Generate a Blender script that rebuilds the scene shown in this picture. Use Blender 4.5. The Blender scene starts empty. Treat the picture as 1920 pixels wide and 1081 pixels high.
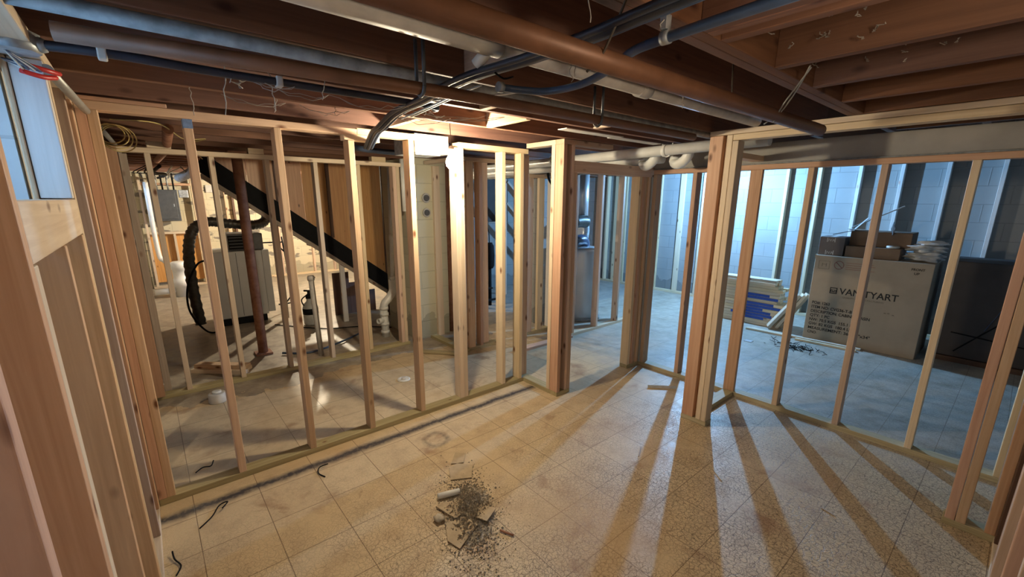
import bpy, bmesh, math, random
from mathutils import Vector, Matrix
random.seed(7)
S = bpy.context.scene
COL = S.collection
PI = math.pi

# ------------------------------------------------------------------ camera
# world axes: X runs along the long stud wall, Y runs away along the left wall, Z up; metres
RX = Vector((0.764887, 0.148021, -0.626928)); RY = Vector((-0.644148, 0.182700, -0.742761)); RZ = Vector((0.004596, 0.971962, 0.235092))
cam = bpy.data.cameras.new('camera'); co = bpy.data.objects.new('camera', cam); COL.objects.link(co)
m = Matrix((RX, RY, RZ)).to_4x4(); m.translation = Vector((0, 0, 1.65)); co.matrix_world = m
cam.sensor_width = 36.0; cam.lens = 809.0 / 1920 * 36; cam.shift_x = -1 / 1920; cam.shift_y = 29.5 / 1920
cam.clip_start = 0.02; cam.clip_end = 60
S.camera = co

# ------------------------------------------------------------------ materials
def newmat(name):
    M = bpy.data.materials.new(name); M.use_nodes = True
    nt = M.node_tree; b = nt.nodes['Principled BSDF']
    return M, nt, b
def N(nt, t, **k):
    n = nt.nodes.new(t)
    for a, v in k.items(): setattr(n, a, v)
    return n
def lk(nt, a, b): nt.links.new(a, b)
def ramp(nt, fac, stops):
    r = N(nt, 'ShaderNodeValToRGB'); e = r.color_ramp.elements
    while len(e) < len(stops): e.new(0.5)
    for i, (p, c) in enumerate(stops):
        e[i].position = p; e[i].color = (*c, 1) if len(c) == 3 else c
    lk(nt, fac, r.inputs['Fac']); return r.outputs['Color']
def mixc(nt, fac, a, b, mode='MIX'):
    n = N(nt, 'ShaderNodeMix', data_type='RGBA', blend_type=mode)
    for s, v in ((n.inputs[0], fac), (n.inputs[6], a), (n.inputs[7], b)):
        if hasattr(v, 'node'): lk(nt, v, s)
        elif isinstance(v, (int, float)): s.default_value = v
        else: s.default_value = (*v, 1)
    return n.outputs[2]
def mth(nt, op, *a):
    n = N(nt, 'ShaderNodeMath', operation=op)
    for i, v in enumerate(a):
        if hasattr(v, 'node'): lk(nt, v, n.inputs[i])
        else: n.inputs[i].default_value = v
    return n.outputs[0]
def noise(nt, vec, scale, detail=4, rough=0.55, dist=0.0):
    n = N(nt, 'ShaderNodeTexNoise'); n.inputs['Scale'].default_value = scale
    n.inputs['Detail'].default_value = detail; n.inputs['Roughness'].default_value = rough
    n.inputs['Distortion'].default_value = dist
    lk(nt, vec, n.inputs['Vector']); return n.outputs['Fac']
def mapping(nt, vec, scale=(1, 1, 1), loc=(0, 0, 0)):
    n = N(nt, 'ShaderNodeMapping'); n.inputs['Scale'].default_value = scale; n.inputs['Location'].default_value = loc
    lk(nt, vec, n.inputs['Vector']); return n.outputs['Vector']
def bump(nt, h, b, strength=0.3, dist=0.01):
    n = N(nt, 'ShaderNodeBump'); n.inputs['Strength'].default_value = strength; n.inputs['Distance'].default_value = dist
    lk(nt, h, n.inputs['Height']); lk(nt, n.outputs['Normal'], b.inputs['Normal'])

def wood(name, dark, light, vary=0.22, rough=0.6, knot=0.09, knotcol=(0.16, 0.06, 0.025), weather=None):
    M, nt, b = newmat(name)
    tc = N(nt, 'ShaderNodeTexCoord'); oi = N(nt, 'ShaderNodeObjectInfo')
    off = N(nt, 'ShaderNodeVectorMath', operation='MULTIPLY_ADD')
    cx = N(nt, 'ShaderNodeCombineXYZ')
    for i in range(3): lk(nt, oi.outputs['Random'], cx.inputs[i])
    lk(nt, cx.outputs[0], off.inputs[0]); off.inputs[1].default_value = (13, 7, 29); lk(nt, tc.outputs['Object'], off.inputs[2])
    v = off.outputs[0]
    g = noise(nt, mapping(nt, v, (30, 30, 1.1)), 1.6, 5, 0.6, 0.8)
    g2 = noise(nt, mapping(nt, v, (9, 9, 0.5)), 1.5, 3, 0.5, 0.5)
    c = ramp(nt, g, [(0.28, dark), (0.68, light)])
    c = mixc(nt, mth(nt, 'MULTIPLY', g2, 0.55), c, tuple(0.72 * a + 0.28 * q for a, q in zip(dark, (0.5, 0.25, 0.12))))
    vo = N(nt, 'ShaderNodeTexVoronoi', feature='F1'); vo.inputs['Scale'].default_value = 1.0
    lk(nt, mapping(nt, v, (9, 9, 4.2)), vo.inputs['Vector'])
    kn = ramp(nt, vo.outputs['Distance'], [(knot * 0.6, (1, 1, 1)), (knot * 1.5 + 0.02, (0, 0, 0))])
    c = mixc(nt, kn, c, knotcol)
    if weather:
        w = noise(nt, mapping(nt, v, (5, 5, 1.2)), 1.3, 3)
        c = mixc(nt, ramp(nt, w, [(0.45, (0, 0, 0)), (0.62, (0.8, 0.8, 0.8))]), c, weather)
    hsv = N(nt, 'ShaderNodeHueSaturation')
    lk(nt, c, hsv.inputs['Color'])
    lk(nt, mth(nt, 'ADD', mth(nt, 'MULTIPLY', oi.outputs['Random'], 2 * vary), 1 - vary), hsv.inputs['Value'])
    r2 = mth(nt, 'FRACT', mth(nt, 'MULTIPLY', oi.outputs['Random'], 7.31))
    lk(nt, mth(nt, 'ADD', mth(nt, 'MULTIPLY', r2, 0.012), 0.494), hsv.inputs['Hue'])
    lk(nt, mth(nt, 'ADD', mth(nt, 'MULTIPLY', r2, 0.25), 0.85), hsv.inputs['Saturation'])
    lk(nt, hsv.outputs['Color'], b.inputs['Base Color'])
    b.inputs['Roughness'].default_value = rough
    bump(nt, g, b, 0.15, 0.003)
    return M

def plain(name, col, rough=0.5, metal=0.0, mott=0.15, scale=14.0, col2=None, bmp=0.0, spec=None):
    M, nt, b = newmat(name)
    tc = N(nt, 'ShaderNodeTexCoord')
    n = noise(nt, tc.outputs['Object'], scale, 5)
    c2 = col2 or tuple(x * (1 - mott) for x in col)
    lk(nt, ramp(nt, n, [(0.35, c2), (0.65, col)]), b.inputs['Base Color'])
    b.inputs['Roughness'].default_value = rough; b.inputs['Metallic'].default_value = metal
    if spec is not None: b.inputs['Specular IOR Level'].default_value = spec
    if bmp: bump(nt, n, b, bmp, 0.004)
    return M

W_NEW = wood('spruce_stud_wood', (0.54, 0.36, 0.23), (0.74, 0.55, 0.39))
W_PALE = wood('pale_spruce_wood', (0.62, 0.48, 0.31), (0.80, 0.67, 0.48), vary=0.12)
W_ORANGE = wood('orange_fir_wood', (0.48, 0.26, 0.15), (0.68, 0.43, 0.28), vary=0.12)
W_GREY = wood('weathered_stud_wood', (0.34, 0.28, 0.22), (0.52, 0.44, 0.36), vary=0.15)
W_PT = wood('treated_plate_wood', (0.28, 0.24, 0.13), (0.52, 0.46, 0.28), vary=0.12, knot=0.05)
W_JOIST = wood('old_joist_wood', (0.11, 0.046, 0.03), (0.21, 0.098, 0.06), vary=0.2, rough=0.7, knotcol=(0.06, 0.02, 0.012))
W_PANEL = wood('varnished_pine_board', (0.52, 0.25, 0.10), (0.76, 0.44, 0.20), vary=0.06, rough=0.4, knot=0.06, knotcol=(0.1, 0.03, 0.01))
W_DARK = wood('dark_brown_wood', (0.05, 0.022, 0.014), (0.11, 0.05, 0.03), vary=0.2)
W_WHITE = wood('white_primed_board', (0.70, 0.69, 0.66), (0.85, 0.84, 0.82), vary=0.05, knotcol=(0.6, 0.32, 0.22))
PVC = plain('white_pvc', (0.78, 0.78, 0.74), 0.35, 0, 0.08)
PVC_D = plain('dusty_white_pvc', (0.66, 0.62, 0.56), 0.55, 0, 0.25, 9)
GALV = plain('galvanised_steel', (0.50, 0.53, 0.55), 0.5, 0.7, 0.35, 30)
GALV_D = plain('dusty_galvanised_pipe', (0.36, 0.37, 0.37), 0.65, 0.4, 0.4, 22)
EMT = plain('dull_steel_conduit', (0.42, 0.42, 0.40), 0.5, 0.5, 0.2)
BROWNP = plain('brown_iron_pipe', (0.23, 0.105, 0.055), 0.5, 0.2, 0.3, 8)
RUST = plain('rusty_steel', (0.42, 0.21, 0.125), 0.8, 0.0, 0.5, 12, col2=(0.26, 0.11, 0.065), bmp=0.3)
BLACKP = plain('black_plastic_pipe', (0.025, 0.032, 0.05), 0.38, 0, 0.3)
BLUEH = plain('dark_blue_hose', (0.05, 0.085, 0.16), 0.35, 0, 0.3)
BLACK = plain('matte_black', (0.010, 0.010, 0.011), 0.7, 0, 0.3, spec=0.15)
CHALK = plain('pale_blue_chalk', (0.22, 0.34, 0.62), 0.8, 0, 0.3, 60)
SILV = plain('silver_jacket', (0.62, 0.64, 0.66), 0.35, 0.55, 0.08, 4)
GIRD = plain('grey_painted_girder', (0.42, 0.40, 0.37), 0.7, 0, 0.2, 4)
CABW = plain('white_cable', (0.62, 0.60, 0.55), 0.5, 0, 0.2)
CABY = plain('yellow_cable', (0.55, 0.42, 0.16), 0.5, 0, 0.2)
WIRE = plain('dark_wire', (0.09, 0.07, 0.05), 0.6, 0.3, 0.2)
RED = plain('red_plastic', (0.6, 0.03, 0.03), 0.4, 0, 0.1)
BLUE = plain('blue_tape', (0.02, 0.08, 0.42), 0.5, 0, 0.2)
CARD = plain('tan_cardboard', (0.46, 0.36, 0.26), 0.8, 0, 0.1, 5)
CARD_D = plain('brown_cardboard', (0.20, 0.13, 0.085), 0.8, 0, 0.15, 6)
CARD_G = plain('grey_brown_cardboard', (0.19, 0.155, 0.14), 0.8, 0, 0.15, 6)
CARD_K = plain('dark_cardboard', (0.075, 0.06, 0.055), 0.7, 0, 0.2, 5)
INK = plain('black_print', (0.025, 0.022, 0.02), 0.8, 0, 0.0)
INKR = plain('red_print', (0.33, 0.12, 0.09), 0.8, 0, 0.0)
INKG = plain('faded_print', (0.20, 0.16, 0.12), 0.8, 0, 0.0)
INKW = plain('white_print', (0.6, 0.58, 0.55), 0.8, 0, 0.0)
APPL = plain('grey_enamel', (0.50, 0.51, 0.50), 0.4, 0.1, 0.08, 3)
APPD = plain('dark_grey_panel', (0.10, 0.105, 0.11), 0.5, 0.3, 0.2)
DUCTF = plain('dark_flex_duct', (0.09, 0.095, 0.09), 0.4, 0.4, 0.4, 25)
PLAST = plain('cloudy_plastic', (0.55, 0.56, 0.53), 0.35, 0, 0.2)
BAG = plain('white_plastic_bag', (0.62, 0.62, 0.62), 0.3, 0, 0.25, 18, bmp=0.5)
DIRT = plain('grey_rubble', (0.46, 0.39, 0.29), 0.9, 0, 0.6, 90)
TILEC = plain('broken_tile', (0.48, 0.37, 0.23), 0.6, 0, 0.2, 20)
STONE = plain('plaster_lump', (0.62, 0.55, 0.44), 0.85, 0, 0.3, 40, bmp=0.5)
WEB = plain('dusty_cobweb', (0.42, 0.37, 0.32), 0.9, 0, 0.3)
MORT = plain('mortar_patch', (0.50, 0.48, 0.44), 0.9, 0, 0.3, 30, bmp=0.6)
HOLE = plain('dark_hole', (0.10, 0.10, 0.10), 0.9, 0, 0.3, 30)
CURT = plain('white_insulation', (0.75, 0.75, 0.76), 0.7, 0, 0.2)
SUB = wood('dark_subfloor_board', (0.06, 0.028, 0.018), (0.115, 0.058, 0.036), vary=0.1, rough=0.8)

def emis(name, col, strength):
    M, nt, b = newmat(name)
    b.inputs['Emission Color'].default_value = (*col, 1); b.inputs['Emission Strength'].default_value = strength
    b.inputs['Base Color'].default_value = (0.8, 0.8, 0.8, 1)
    tc = N(nt, 'ShaderNodeTexCoord'); n = noise(nt, tc.outputs['Object'], 5)
    lk(nt, ramp(nt, n, [(0.3, tuple(c * 0.97 for c in col)), (0.7, col)]), b.inputs['Emission Color'])
    return M
def glassm():
    M, nt, b = newmat('window_glass')
    b.inputs['Roughness'].default_value = 0.05; b.inputs['Transmission Weight'].default_value = 1.0
    b.inputs['Base Color'].default_value = (0.9, 0.95, 1, 1); b.inputs['IOR'].default_value = 1.02
    return M
GLASS = glassm()

def block_mat(name, c, c2, patch=None):
    M, nt, b = newmat(name)
    tc = N(nt, 'ShaderNodeTexCoord'); v = tc.outputs['UV']
    br = N(nt, 'ShaderNodeTexBrick'); lk(nt, v, br.inputs['Vector'])
    br.inputs['Scale'].default_value = 1.0; br.inputs['Brick Width'].default_value = 0.405; br.inputs['Row Height'].default_value = 0.203
    br.inputs['Mortar Size'].default_value = 0.006; br.inputs['Mortar Smooth'].default_value = 0.6
    br.inputs['Color1'].default_value = (*c, 1); br.inputs['Color2'].default_value = (*[x * 0.94 for x in c], 1)
    br.inputs['Mortar'].default_value = (*[x * 0.80 for x in c], 1)
    nz = noise(nt, v, 1.6, 6, 0.6)
    col = mixc(nt, ramp(nt, nz, [(0.42, (0, 0, 0)), (0.72, (0.6, 0.6, 0.6))]), br.outputs['Color'], c2)
    sx = N(nt, 'ShaderNodeSeparateXYZ'); lk(nt, v, sx.inputs[0])
    low = mth(nt, 'MULTIPLY', mth(nt, 'LESS_THAN', sx.outputs[1], mth(nt, 'MULTIPLY', noise(nt, v, 5, 5), 0.45)), 0.55)
    col = mixc(nt, low, col, tuple(x * 0.5 for x in c2))
    if patch:
        p = noise(nt, mapping(nt, v, (1, 2.4, 1)), 2.3, 4)
        col = mixc(nt, ramp(nt, p, [(0.56, (0, 0, 0)), (0.6, (1, 1, 1))]), col, patch)
    lk(nt, col, b.inputs['Base Color']); b.inputs['Roughness'].default_value = 0.75
    h = mth(nt, 'SUBTRACT', mth(nt, 'MULTIPLY', noise(nt, v, 45, 4), 0.25), br.outputs['Fac'])
    bump(nt, h, b, 0.5, 0.006)
    return M
BLK_W = block_mat('white_painted_block', (0.33, 0.33, 0.32), (0.25, 0.26, 0.26))
BLK_L = block_mat('rough_painted_block', (0.55, 0.56, 0.56), (0.44, 0.46, 0.46))
BLK_G = block_mat('cream_painted_block', (0.60, 0.57, 0.42), (0.50, 0.48, 0.36))
BLK_C = block_mat('cream_patched_block', (0.66, 0.59, 0.42), (0.55, 0.48, 0.34), patch=(0.24, 0.21, 0.17))
BLK_D = block_mat('dark_foundation_block', (0.26, 0.22, 0.19), (0.16, 0.13, 0.11))

def floor_mat():
    M, nt, b = newmat('crazed_tile_floor')
    tc = N(nt, 'ShaderNodeTexCoord'); v = tc.outputs['Object']
    sx = N(nt, 'ShaderNodeSeparateXYZ'); lk(nt, v, sx.inputs[0]); X, Y = sx.outputs[0], sx.outputs[1]
    br = N(nt, 'ShaderNodeTexBrick'); br.offset = 0.0
    lk(nt, mapping(nt, v, (1, 1, 1), (-2.12 + 0.305 * 10, -0.15 + 0.305 * 10, 0)), br.inputs['Vector'])
    br.inputs['Scale'].default_value = 1; br.inputs['Brick Width'].default_value = 0.305; br.inputs['Row Height'].default_value = 0.305
    br.inputs['Mortar Size'].default_value = 0.0022; br.inputs['Mortar Smooth'].default_value = 0.3
    br.inputs['Color1'].default_value = (0.64, 0.51, 0.325, 1); br.inputs['Color2'].default_value = (0.59, 0.46, 0.285, 1)
    br.inputs['Mortar'].default_value = (0.20, 0.135, 0.08, 1)
    n1 = noise(nt, v, 1.7, 5); n2 = noise(nt, v, 7, 6, 0.65); n3 = noise(nt, v, 40, 4)
    col = mixc(nt, ramp(nt, n2, [(0.45, (0, 0, 0)), (0.66, (0.5, 0.5, 0.5))]), br.outputs['Color'], (0.40, 0.29, 0.18))
    wn = N(nt, 'ShaderNodeTexNoise'); wn.inputs['Scale'].default_value = 26; wn.inputs['Detail'].default_value = 4; lk(nt, v, wn.inputs['Vector'])
    wv = N(nt, 'ShaderNodeVectorMath', operation='MULTIPLY_ADD'); lk(nt, wn.outputs['Color'], wv.inputs[0]); wv.inputs[1].default_value = (0.05, 0.05, 0); lk(nt, v, wv.inputs[2])
    vo = N(nt, 'ShaderNodeTexVoronoi', feature='DISTANCE_TO_EDGE', voronoi_dimensions='2D'); vo.inputs['Scale'].default_value = 32
    lk(nt, wv.outputs[0], vo.inputs['Vector'])
    crack = ramp(nt, vo.outputs['Distance'], [(0.01, (1, 1, 1)), (0.06, (0, 0, 0))])
    vo2 = N(nt, 'ShaderNodeTexVoronoi', feature='DISTANCE_TO_EDGE', voronoi_dimensions='2D'); vo2.inputs['Scale'].default_value = 52
    lk(nt, wv.outputs[0], vo2.inputs['Vector'])
    crack2 = ramp(nt, vo2.outputs['Distance'], [(0.02, (0.75, 0.75, 0.75)), (0.10, (0, 0, 0))])
    crk = mixc(nt, 1.0, crack, crack2, 'LIGHTEN')
    far = mth(nt, 'SUBTRACT', 1.75, mth(nt, 'MULTIPLY', Y, 0.62))           # crazing fades out towards the long wall
    cm = mth(nt, 'MULTIPLY', mth(nt, 'MAXIMUM', far, 0.1), ramp(nt, n1, [(0.35, (0.25, 0.25, 0.25)), (0.5, (1, 1, 1))]))
    cmc = N(nt, 'ShaderNodeClamp'); lk(nt, cm, cmc.inputs[0])
    fac = mth(nt, 'MULTIPLY', mth(nt, 'MULTIPLY', crk, cmc.outputs[0]), 0.9)
    col = mixc(nt, fac, col, (0.11, 0.068, 0.04))
    st = noise(nt, mapping(nt, v, (1, 1, 1), (3.1, 1.7, 0)), 3.3, 5, 0.6, 0.4)
    col = mixc(nt, ramp(nt, st, [(0.57, (0, 0, 0)), (0.70, (0.6, 0.6, 0.6))]), col, (0.24, 0.115, 0.06))
    st2 = noise(nt, mapping(nt, v, (1, 1, 1), (9.1, 4.7, 0)), 1.1, 4)
    col = mixc(nt, ramp(nt, st2, [(0.5, (0, 0, 0)), (0.68, (0.45, 0.45, 0.45))]), col, (0.48, 0.30, 0.13))
    # dark scrawled line that runs beside the long wall, with a smudged ring
    wob = mth(nt, 'MULTIPLY', mth(nt, 'SUBTRACT', noise(nt, v, 6, 3), 0.5), 0.05)
    dy = mth(nt, 'ABSOLUTE', mth(nt, 'ADD', mth(nt, 'SUBTRACT', Y, 2.665), wob))
    line = mth(nt, 'MULTIPLY', mth(nt, 'SUBTRACT', 1.0, mth(nt, 'DIVIDE', dy, 0.055)), mth(nt, 'MULTIPLY', mth(nt, 'LESS_THAN', X, 2.5), mth(nt, 'ADD', mth(nt, 'MULTIPLY', n3, 1.6), 0.35)))
    lc = N(nt, 'ShaderNodeClamp'); lk(nt, line, lc.inputs[0])
    dx = mth(nt, 'SUBTRACT', X, 1.36); dyy = mth(nt, 'SUBTRACT', Y, 2.44)
    rr = mth(nt, 'SQRT', mth(nt, 'ADD', mth(nt, 'MULTIPLY', dx, dx), mth(nt, 'MULTIPLY', dyy, dyy)))
    ring = mth(nt, 'SUBTRACT', 1.0, mth(nt, 'DIVIDE', mth(nt, 'ABSOLUTE', mth(nt, 'SUBTRACT', rr, mth(nt, 'ADD', 0.085, mth(nt, 'MULTIPLY', wob, 2.2)))), 0.03))
    rc = N(nt, 'ShaderNodeClamp'); lk(nt, mth(nt, 'MULTIPLY', ring, mth(nt, 'ADD', mth(nt, 'MULTIPLY', n3, 1.4), 0.2)), rc.inputs[0])
    sm = mth(nt, 'MAXIMUM', mth(nt, 'MULTIPLY', lc.outputs[0], 1.0), mth(nt, 'MULTIPLY', mth(nt, 'MULTIPLY', rc.outputs[0], noise(nt, v, 14, 3)), 1.1))
    col = mixc(nt, sm, col, (0.06, 0.052, 0.052))
    # bare concrete beyond the second wall and a patch in front of it, and greyer dusty tiles in the far room
    edge = mth(nt, 'ADD', Y, mth(nt, 'MULTIPLY', mth(nt, 'SUBTRACT', noise(nt, v, 2.1, 5), 0.5), 1.1))
    cz = mth(nt, 'MULTIPLY', mth(nt, 'GREATER_THAN', edge, 4.15), mth(nt, 'LESS_THAN', X, 3.2))
    cz = mth(nt, 'MAXIMUM', cz, mth(nt, 'GREATER_THAN', Y, 4.5))
    conc = ramp(nt, n2, [(0.3, (0.17, 0.14, 0.11)), (0.5, (0.34, 0.29, 0.225)), (0.7, (0.46, 0.40, 0.31))])
    col = mixc(nt, cz, col, conc)
    rzc = N(nt, 'ShaderNodeClamp'); lk(nt, mth(nt, 'MULTIPLY', mth(nt, 'ADD', mth(nt, 'SUBTRACT', X, 3.5), mth(nt, 'MULTIPLY', n2, 0.5)), 1.4), rzc.inputs[0])
    rz = mth(nt, 'MULTIPLY', rzc.outputs[0], 0.62)
    dust = ramp(nt, noise(nt, v, 5, 6, 0.7), [(0.35, (0.26, 0.25, 0.23)), (0.65, (0.50, 0.49, 0.47))])
    rz = mth(nt, 'MULTIPLY', rz, mth(nt, 'SUBTRACT', 1.0, mth(nt, 'MULTIPLY', br.outputs['Fac'], 0.6)))
    col = mixc(nt, rz, col, dust)
    # grey dust ground into the tiles around the rubble
    ddx = mth(nt, 'SUBTRACT', mth(nt, 'SUBTRACT', X, 1.12), mth(nt, 'MULTIPLY', mth(nt, 'SUBTRACT', Y, 1.68), 0.45)); ddy = mth(nt, 'MULTIPLY', mth(nt, 'SUBTRACT', Y, 1.68), 0.62)
    dr = mth(nt, 'SQRT', mth(nt, 'ADD', mth(nt, 'MULTIPLY', ddx, ddx), mth(nt, 'MULTIPLY', ddy, ddy)))
    dm = N(nt, 'ShaderNodeClamp'); lk(nt, mth(nt, 'MULTIPLY', mth(nt, 'SUBTRACT', mth(nt, 'ADD', 0.06, mth(nt, 'MULTIPLY', n2, 0.22)), dr), 9.0), dm.inputs[0])
    col = mixc(nt, mth(nt, 'MULTIPLY', dm.outputs[0], mth(nt, 'ADD', 0.35, mth(nt, 'MULTIPLY', n3, 0.7))), col, (0.17, 0.135, 0.10))
    lk(nt, col, b.inputs['Base Color'])
    lk(nt, ramp(nt, n2, [(0.3, (0.33,) * 3), (0.7, (0.58,) * 3)]), b.inputs['Roughness'])
    h = mth(nt, 'SUBTRACT', mth(nt, 'MULTIPLY', n3, 0.35), mth(nt, 'ADD', fac, br.outputs['Fac']))
    bump(nt, h, b, 0.35, 0.003)
    return M
FLOOR = floor_mat()

# ------------------------------------------------------------------ geometry helpers
def tag(o, label=None, cat=None, group=None, kind=None):
    if label: o['label'] = label
    if cat: o['category'] = cat
    if group: o['group'] = group
    if kind: o['kind'] = kind
    return o
def thing(name, label, cat, loc=(0, 0, 0), group=None):
    o = bpy.data.objects.new(name, None); COL.objects.link(o); o.location = loc
    o.empty_display_size = 0.05
    return tag(o, label, cat, group)
def struct(name, loc=(0, 0, 0)):
    o = bpy.data.objects.new(name, None); COL.objects.link(o); o.location = loc; o['kind'] = 'structure'; return o
def link(name, me, mat, parent=None, loc=(0, 0, 0), rot=None):
    if mat and not me.materials: me.materials.append(mat)
    o = bpy.data.objects.new(name, me); COL.objects.link(o)
    M_ = Matrix.Translation(Vector(loc)) @ (rot.to_4x4() if rot else Matrix.Identity(4))
    if parent:
        o.parent = parent
        P = Matrix.Identity(4); q = parent
        while q: P = Matrix.LocRotScale(q.location, q.rotation_euler, q.scale) @ P; q = q.parent
        M_ = P.inverted() @ M_
    o.matrix_basis = M_
    return o
cache = {}
def board_mesh(dx, dy, dz, mat, bev=0.003, shape=0):
    k = (round(dx, 4), round(dy, 4), round(dz, 4), mat.name, bev, shape)
    if k in cache: return cache[k]
    bm = bmesh.new(); bmesh.ops.create_cube(bm, size=1)
    bmesh.ops.scale(bm, vec=(dx, dy, dz), verts=bm.verts)
    if bev: bmesh.ops.bevel(bm, geom=list(bm.edges), offset=min(bev, min(dx, dy, dz) * 0.3), segments=2, affect='EDGES', profile=0.5)
    me = bpy.data.meshes.new('board'); bm.to_mesh(me); bm.free(); me.materials.append(mat); cache[k] = me
    return me
RLX = Matrix.Rotation(PI / 2, 3, 'Y'); RLY = Matrix.Rotation(-PI / 2, 3, 'X')
def bd(name, parent, x0, x1, y0, y1, z0, z1, mat, bev=0.003, tilt=None):
    """axis-aligned board, grain along its long side"""
    dx, dy, dz = x1 - x0, y1 - y0, z1 - z0
    c = ((x0 + x1) / 2, (y0 + y1) / 2, (z0 + z1) / 2)
    if dz >= dx and dz >= dy: me, r = board_mesh(dx, dy, dz, mat, bev), None
    elif dx >= dy: me, r = board_mesh(dz, dy, dx, mat, bev), RLX
    else: me, r = board_mesh(dx, dz, dy, mat, bev), RLY
    if tilt: r = (tilt @ r) if r else tilt
    return link(name, me, mat, parent, c, r)
def beam(name, parent, a, b, w, h, mat, roll=0.0, bev=0.003):
    """rectangular bar from a to b"""
    a, b = Vector(a), Vector(b); d = b - a
    q = d.to_track_quat('Z', 'Y').to_matrix() @ Matrix.Rotation(roll, 3, 'Z')
    return link(name, board_mesh(w, h, d.length, mat, bev), mat, parent, (a + b) / 2, q)
def smooth_path(pts, n=6):
    P = [Vector(p) for p in pts]
    if len(P) < 3: return P
    out = []
    for i in range(len(P) - 1):
        p0 = P[max(i - 1, 0)]; p1 = P[i]; p2 = P[i + 1]; p3 = P[min(i + 2, len(P) - 1)]
        for k in range(n):
            t = k / n
            out.append(0.5 * ((2 * p1) + (p2 - p0) * t + (2 * p0 - 5 * p1 + 4 * p2 - p3) * t * t + (3 * p1 - p0 - 3 * p2 + p3) * t ** 3))
    out.append(P[-1]); return out
def tube_bm(bm, path, r, seg=14, cap=True, radii=None, hollow=0.0):
    P = [Vector(p) for p in path]; rings = []
    t = (P[1] - P[0]).normalized(); up = Vector((0, 0, 1)) if abs(t.z) < 0.9 else Vector((1, 0, 0))
    nrm = t.cross(up).normalized()
    for i, p in enumerate(P):
        a = P[max(i - 1, 0)]; c = P[min(i + 1, len(P) - 1)]; t = (c - a).normalized()
        nrm = (nrm - t * nrm.dot(t)).normalized(); bn = t.cross(nrm)
        rr = radii[i] if radii else r
        rings.append([bm.verts.new(p + (nrm * math.cos(2 * PI * k / seg) + bn * math.sin(2 * PI * k / seg)) * rr) for k in range(seg)])
    for A, B in zip(rings, rings[1:]):
        for k in range(seg):
            f = bm.faces.new((A[k], A[(k + 1) % seg], B[(k + 1) % seg], B[k])); f.smooth = True
    if cap:
        for R_, p, s in ((rings[0], P[0], 1), (rings[-1], P[-1], -1)):
            if hollow:
                q = P[1] if s == 1 else P[-2]; dd = (q - p).normalized() * min(0.03, (q - p).length)
                inn = [bm.verts.new(p + (v.co - p) * (1 - hollow)) for v in R_]
                dep = [bm.verts.new(v.co + dd) for v in inn]
                for A, B in ((R_, inn), (inn, dep)):
                    for k in range(seg):
                        f = (A[k], B[k], B[(k + 1) % seg], A[(k + 1) % seg])
                        bm.faces.new(f if s == 1 else f[::-1])
                bm.faces.new(dep[::-1] if s == 1 else dep)
            else:
                bm.faces.new(R_[::-1] if s == 1 else R_)
def fin(name, bm, mat, parent=None, loc=(0, 0, 0), rot=None):
    bmesh.ops.recalc_face_normals(bm, faces=bm.faces)
    me = bpy.data.meshes.new(name); bm.to_mesh(me); bm.free(); me.materials.append(mat)
    return link(name, me, mat, parent, loc, rot)
def tube(name, parent, path, r, mat, seg=14, smooth=0, hollow=0.0):
    P = smooth_path(path, smooth) if smooth else [Vector(p) for p in path]
    c = P[0].copy(); bm = bmesh.new(); tube_bm(bm, [p - c for p in P], r, seg, True, None, hollow)
    return fin(name, bm, mat, parent, c)
def lathe(name, parent, prof, mat, loc, seg=28, rot=None):
    bm = bmesh.new(); rings = []
    for r, z in prof:
        rings.append([bm.verts.new((max(r, 1e-4) * math.cos(2 * PI * k / seg), max(r, 1e-4) * math.sin(2 * PI * k / seg), z)) for k in range(seg)])
    for A, B in zip(rings, rings[1:]):
        for k in range(seg):
            f = bm.faces.new((A[k], A[(k + 1) % seg], B[(k + 1) % seg], B[k])); f.smooth = True
    bm.faces.new(rings[0][::-1]); bm.faces.new(rings[-1])
    return fin(name, bm, mat, parent, loc, rot)
def quads(name, parent, faces, mat, kind=None):
    """faces: lists of 4 points; UV in metres from the horizontal run and height"""
    bm = bmesh.new(); uv = bm.loops.layers.uv.new('UVMap')
    for f in faces:
        vs = [bm.verts.new(p) for p in f]; fc = bm.faces.new(vs)
        n = (Vector(f[1]) - Vector(f[0])).cross(Vector(f[2]) - Vector(f[0])).normalized()
        for l in fc.loops:
            p = l.vert.co
            if abs(n.x) > 0.7: l[uv].uv = (p.y, p.z)
            elif abs(n.y) > 0.7: l[uv].uv = (p.x, p.z)
            else: l[uv].uv = (p.x, p.y)
    me = bpy.data.meshes.new(name); bm.to_mesh(me); bm.free(); me.materials.append(mat)
    o = link(name, me, mat, parent)
    if kind: o['kind'] = kind
    return o
def box_faces(x0, x1, y0, y1, z0, z1):
    a, b, c, d = (x0, y0, z0), (x1, y0, z0), (x1, y1, z0), (x0, y1, z0)
    e, f, g, h = (x0, y0, z1), (x1, y0, z1), (x1, y1, z1), (x0, y1, z1)
    return [[a, d, c, b], [e, f, g, h], [a, b, f, e], [b, c, g, f], [c, d, h, g], [d, a, e, h]]
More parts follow.
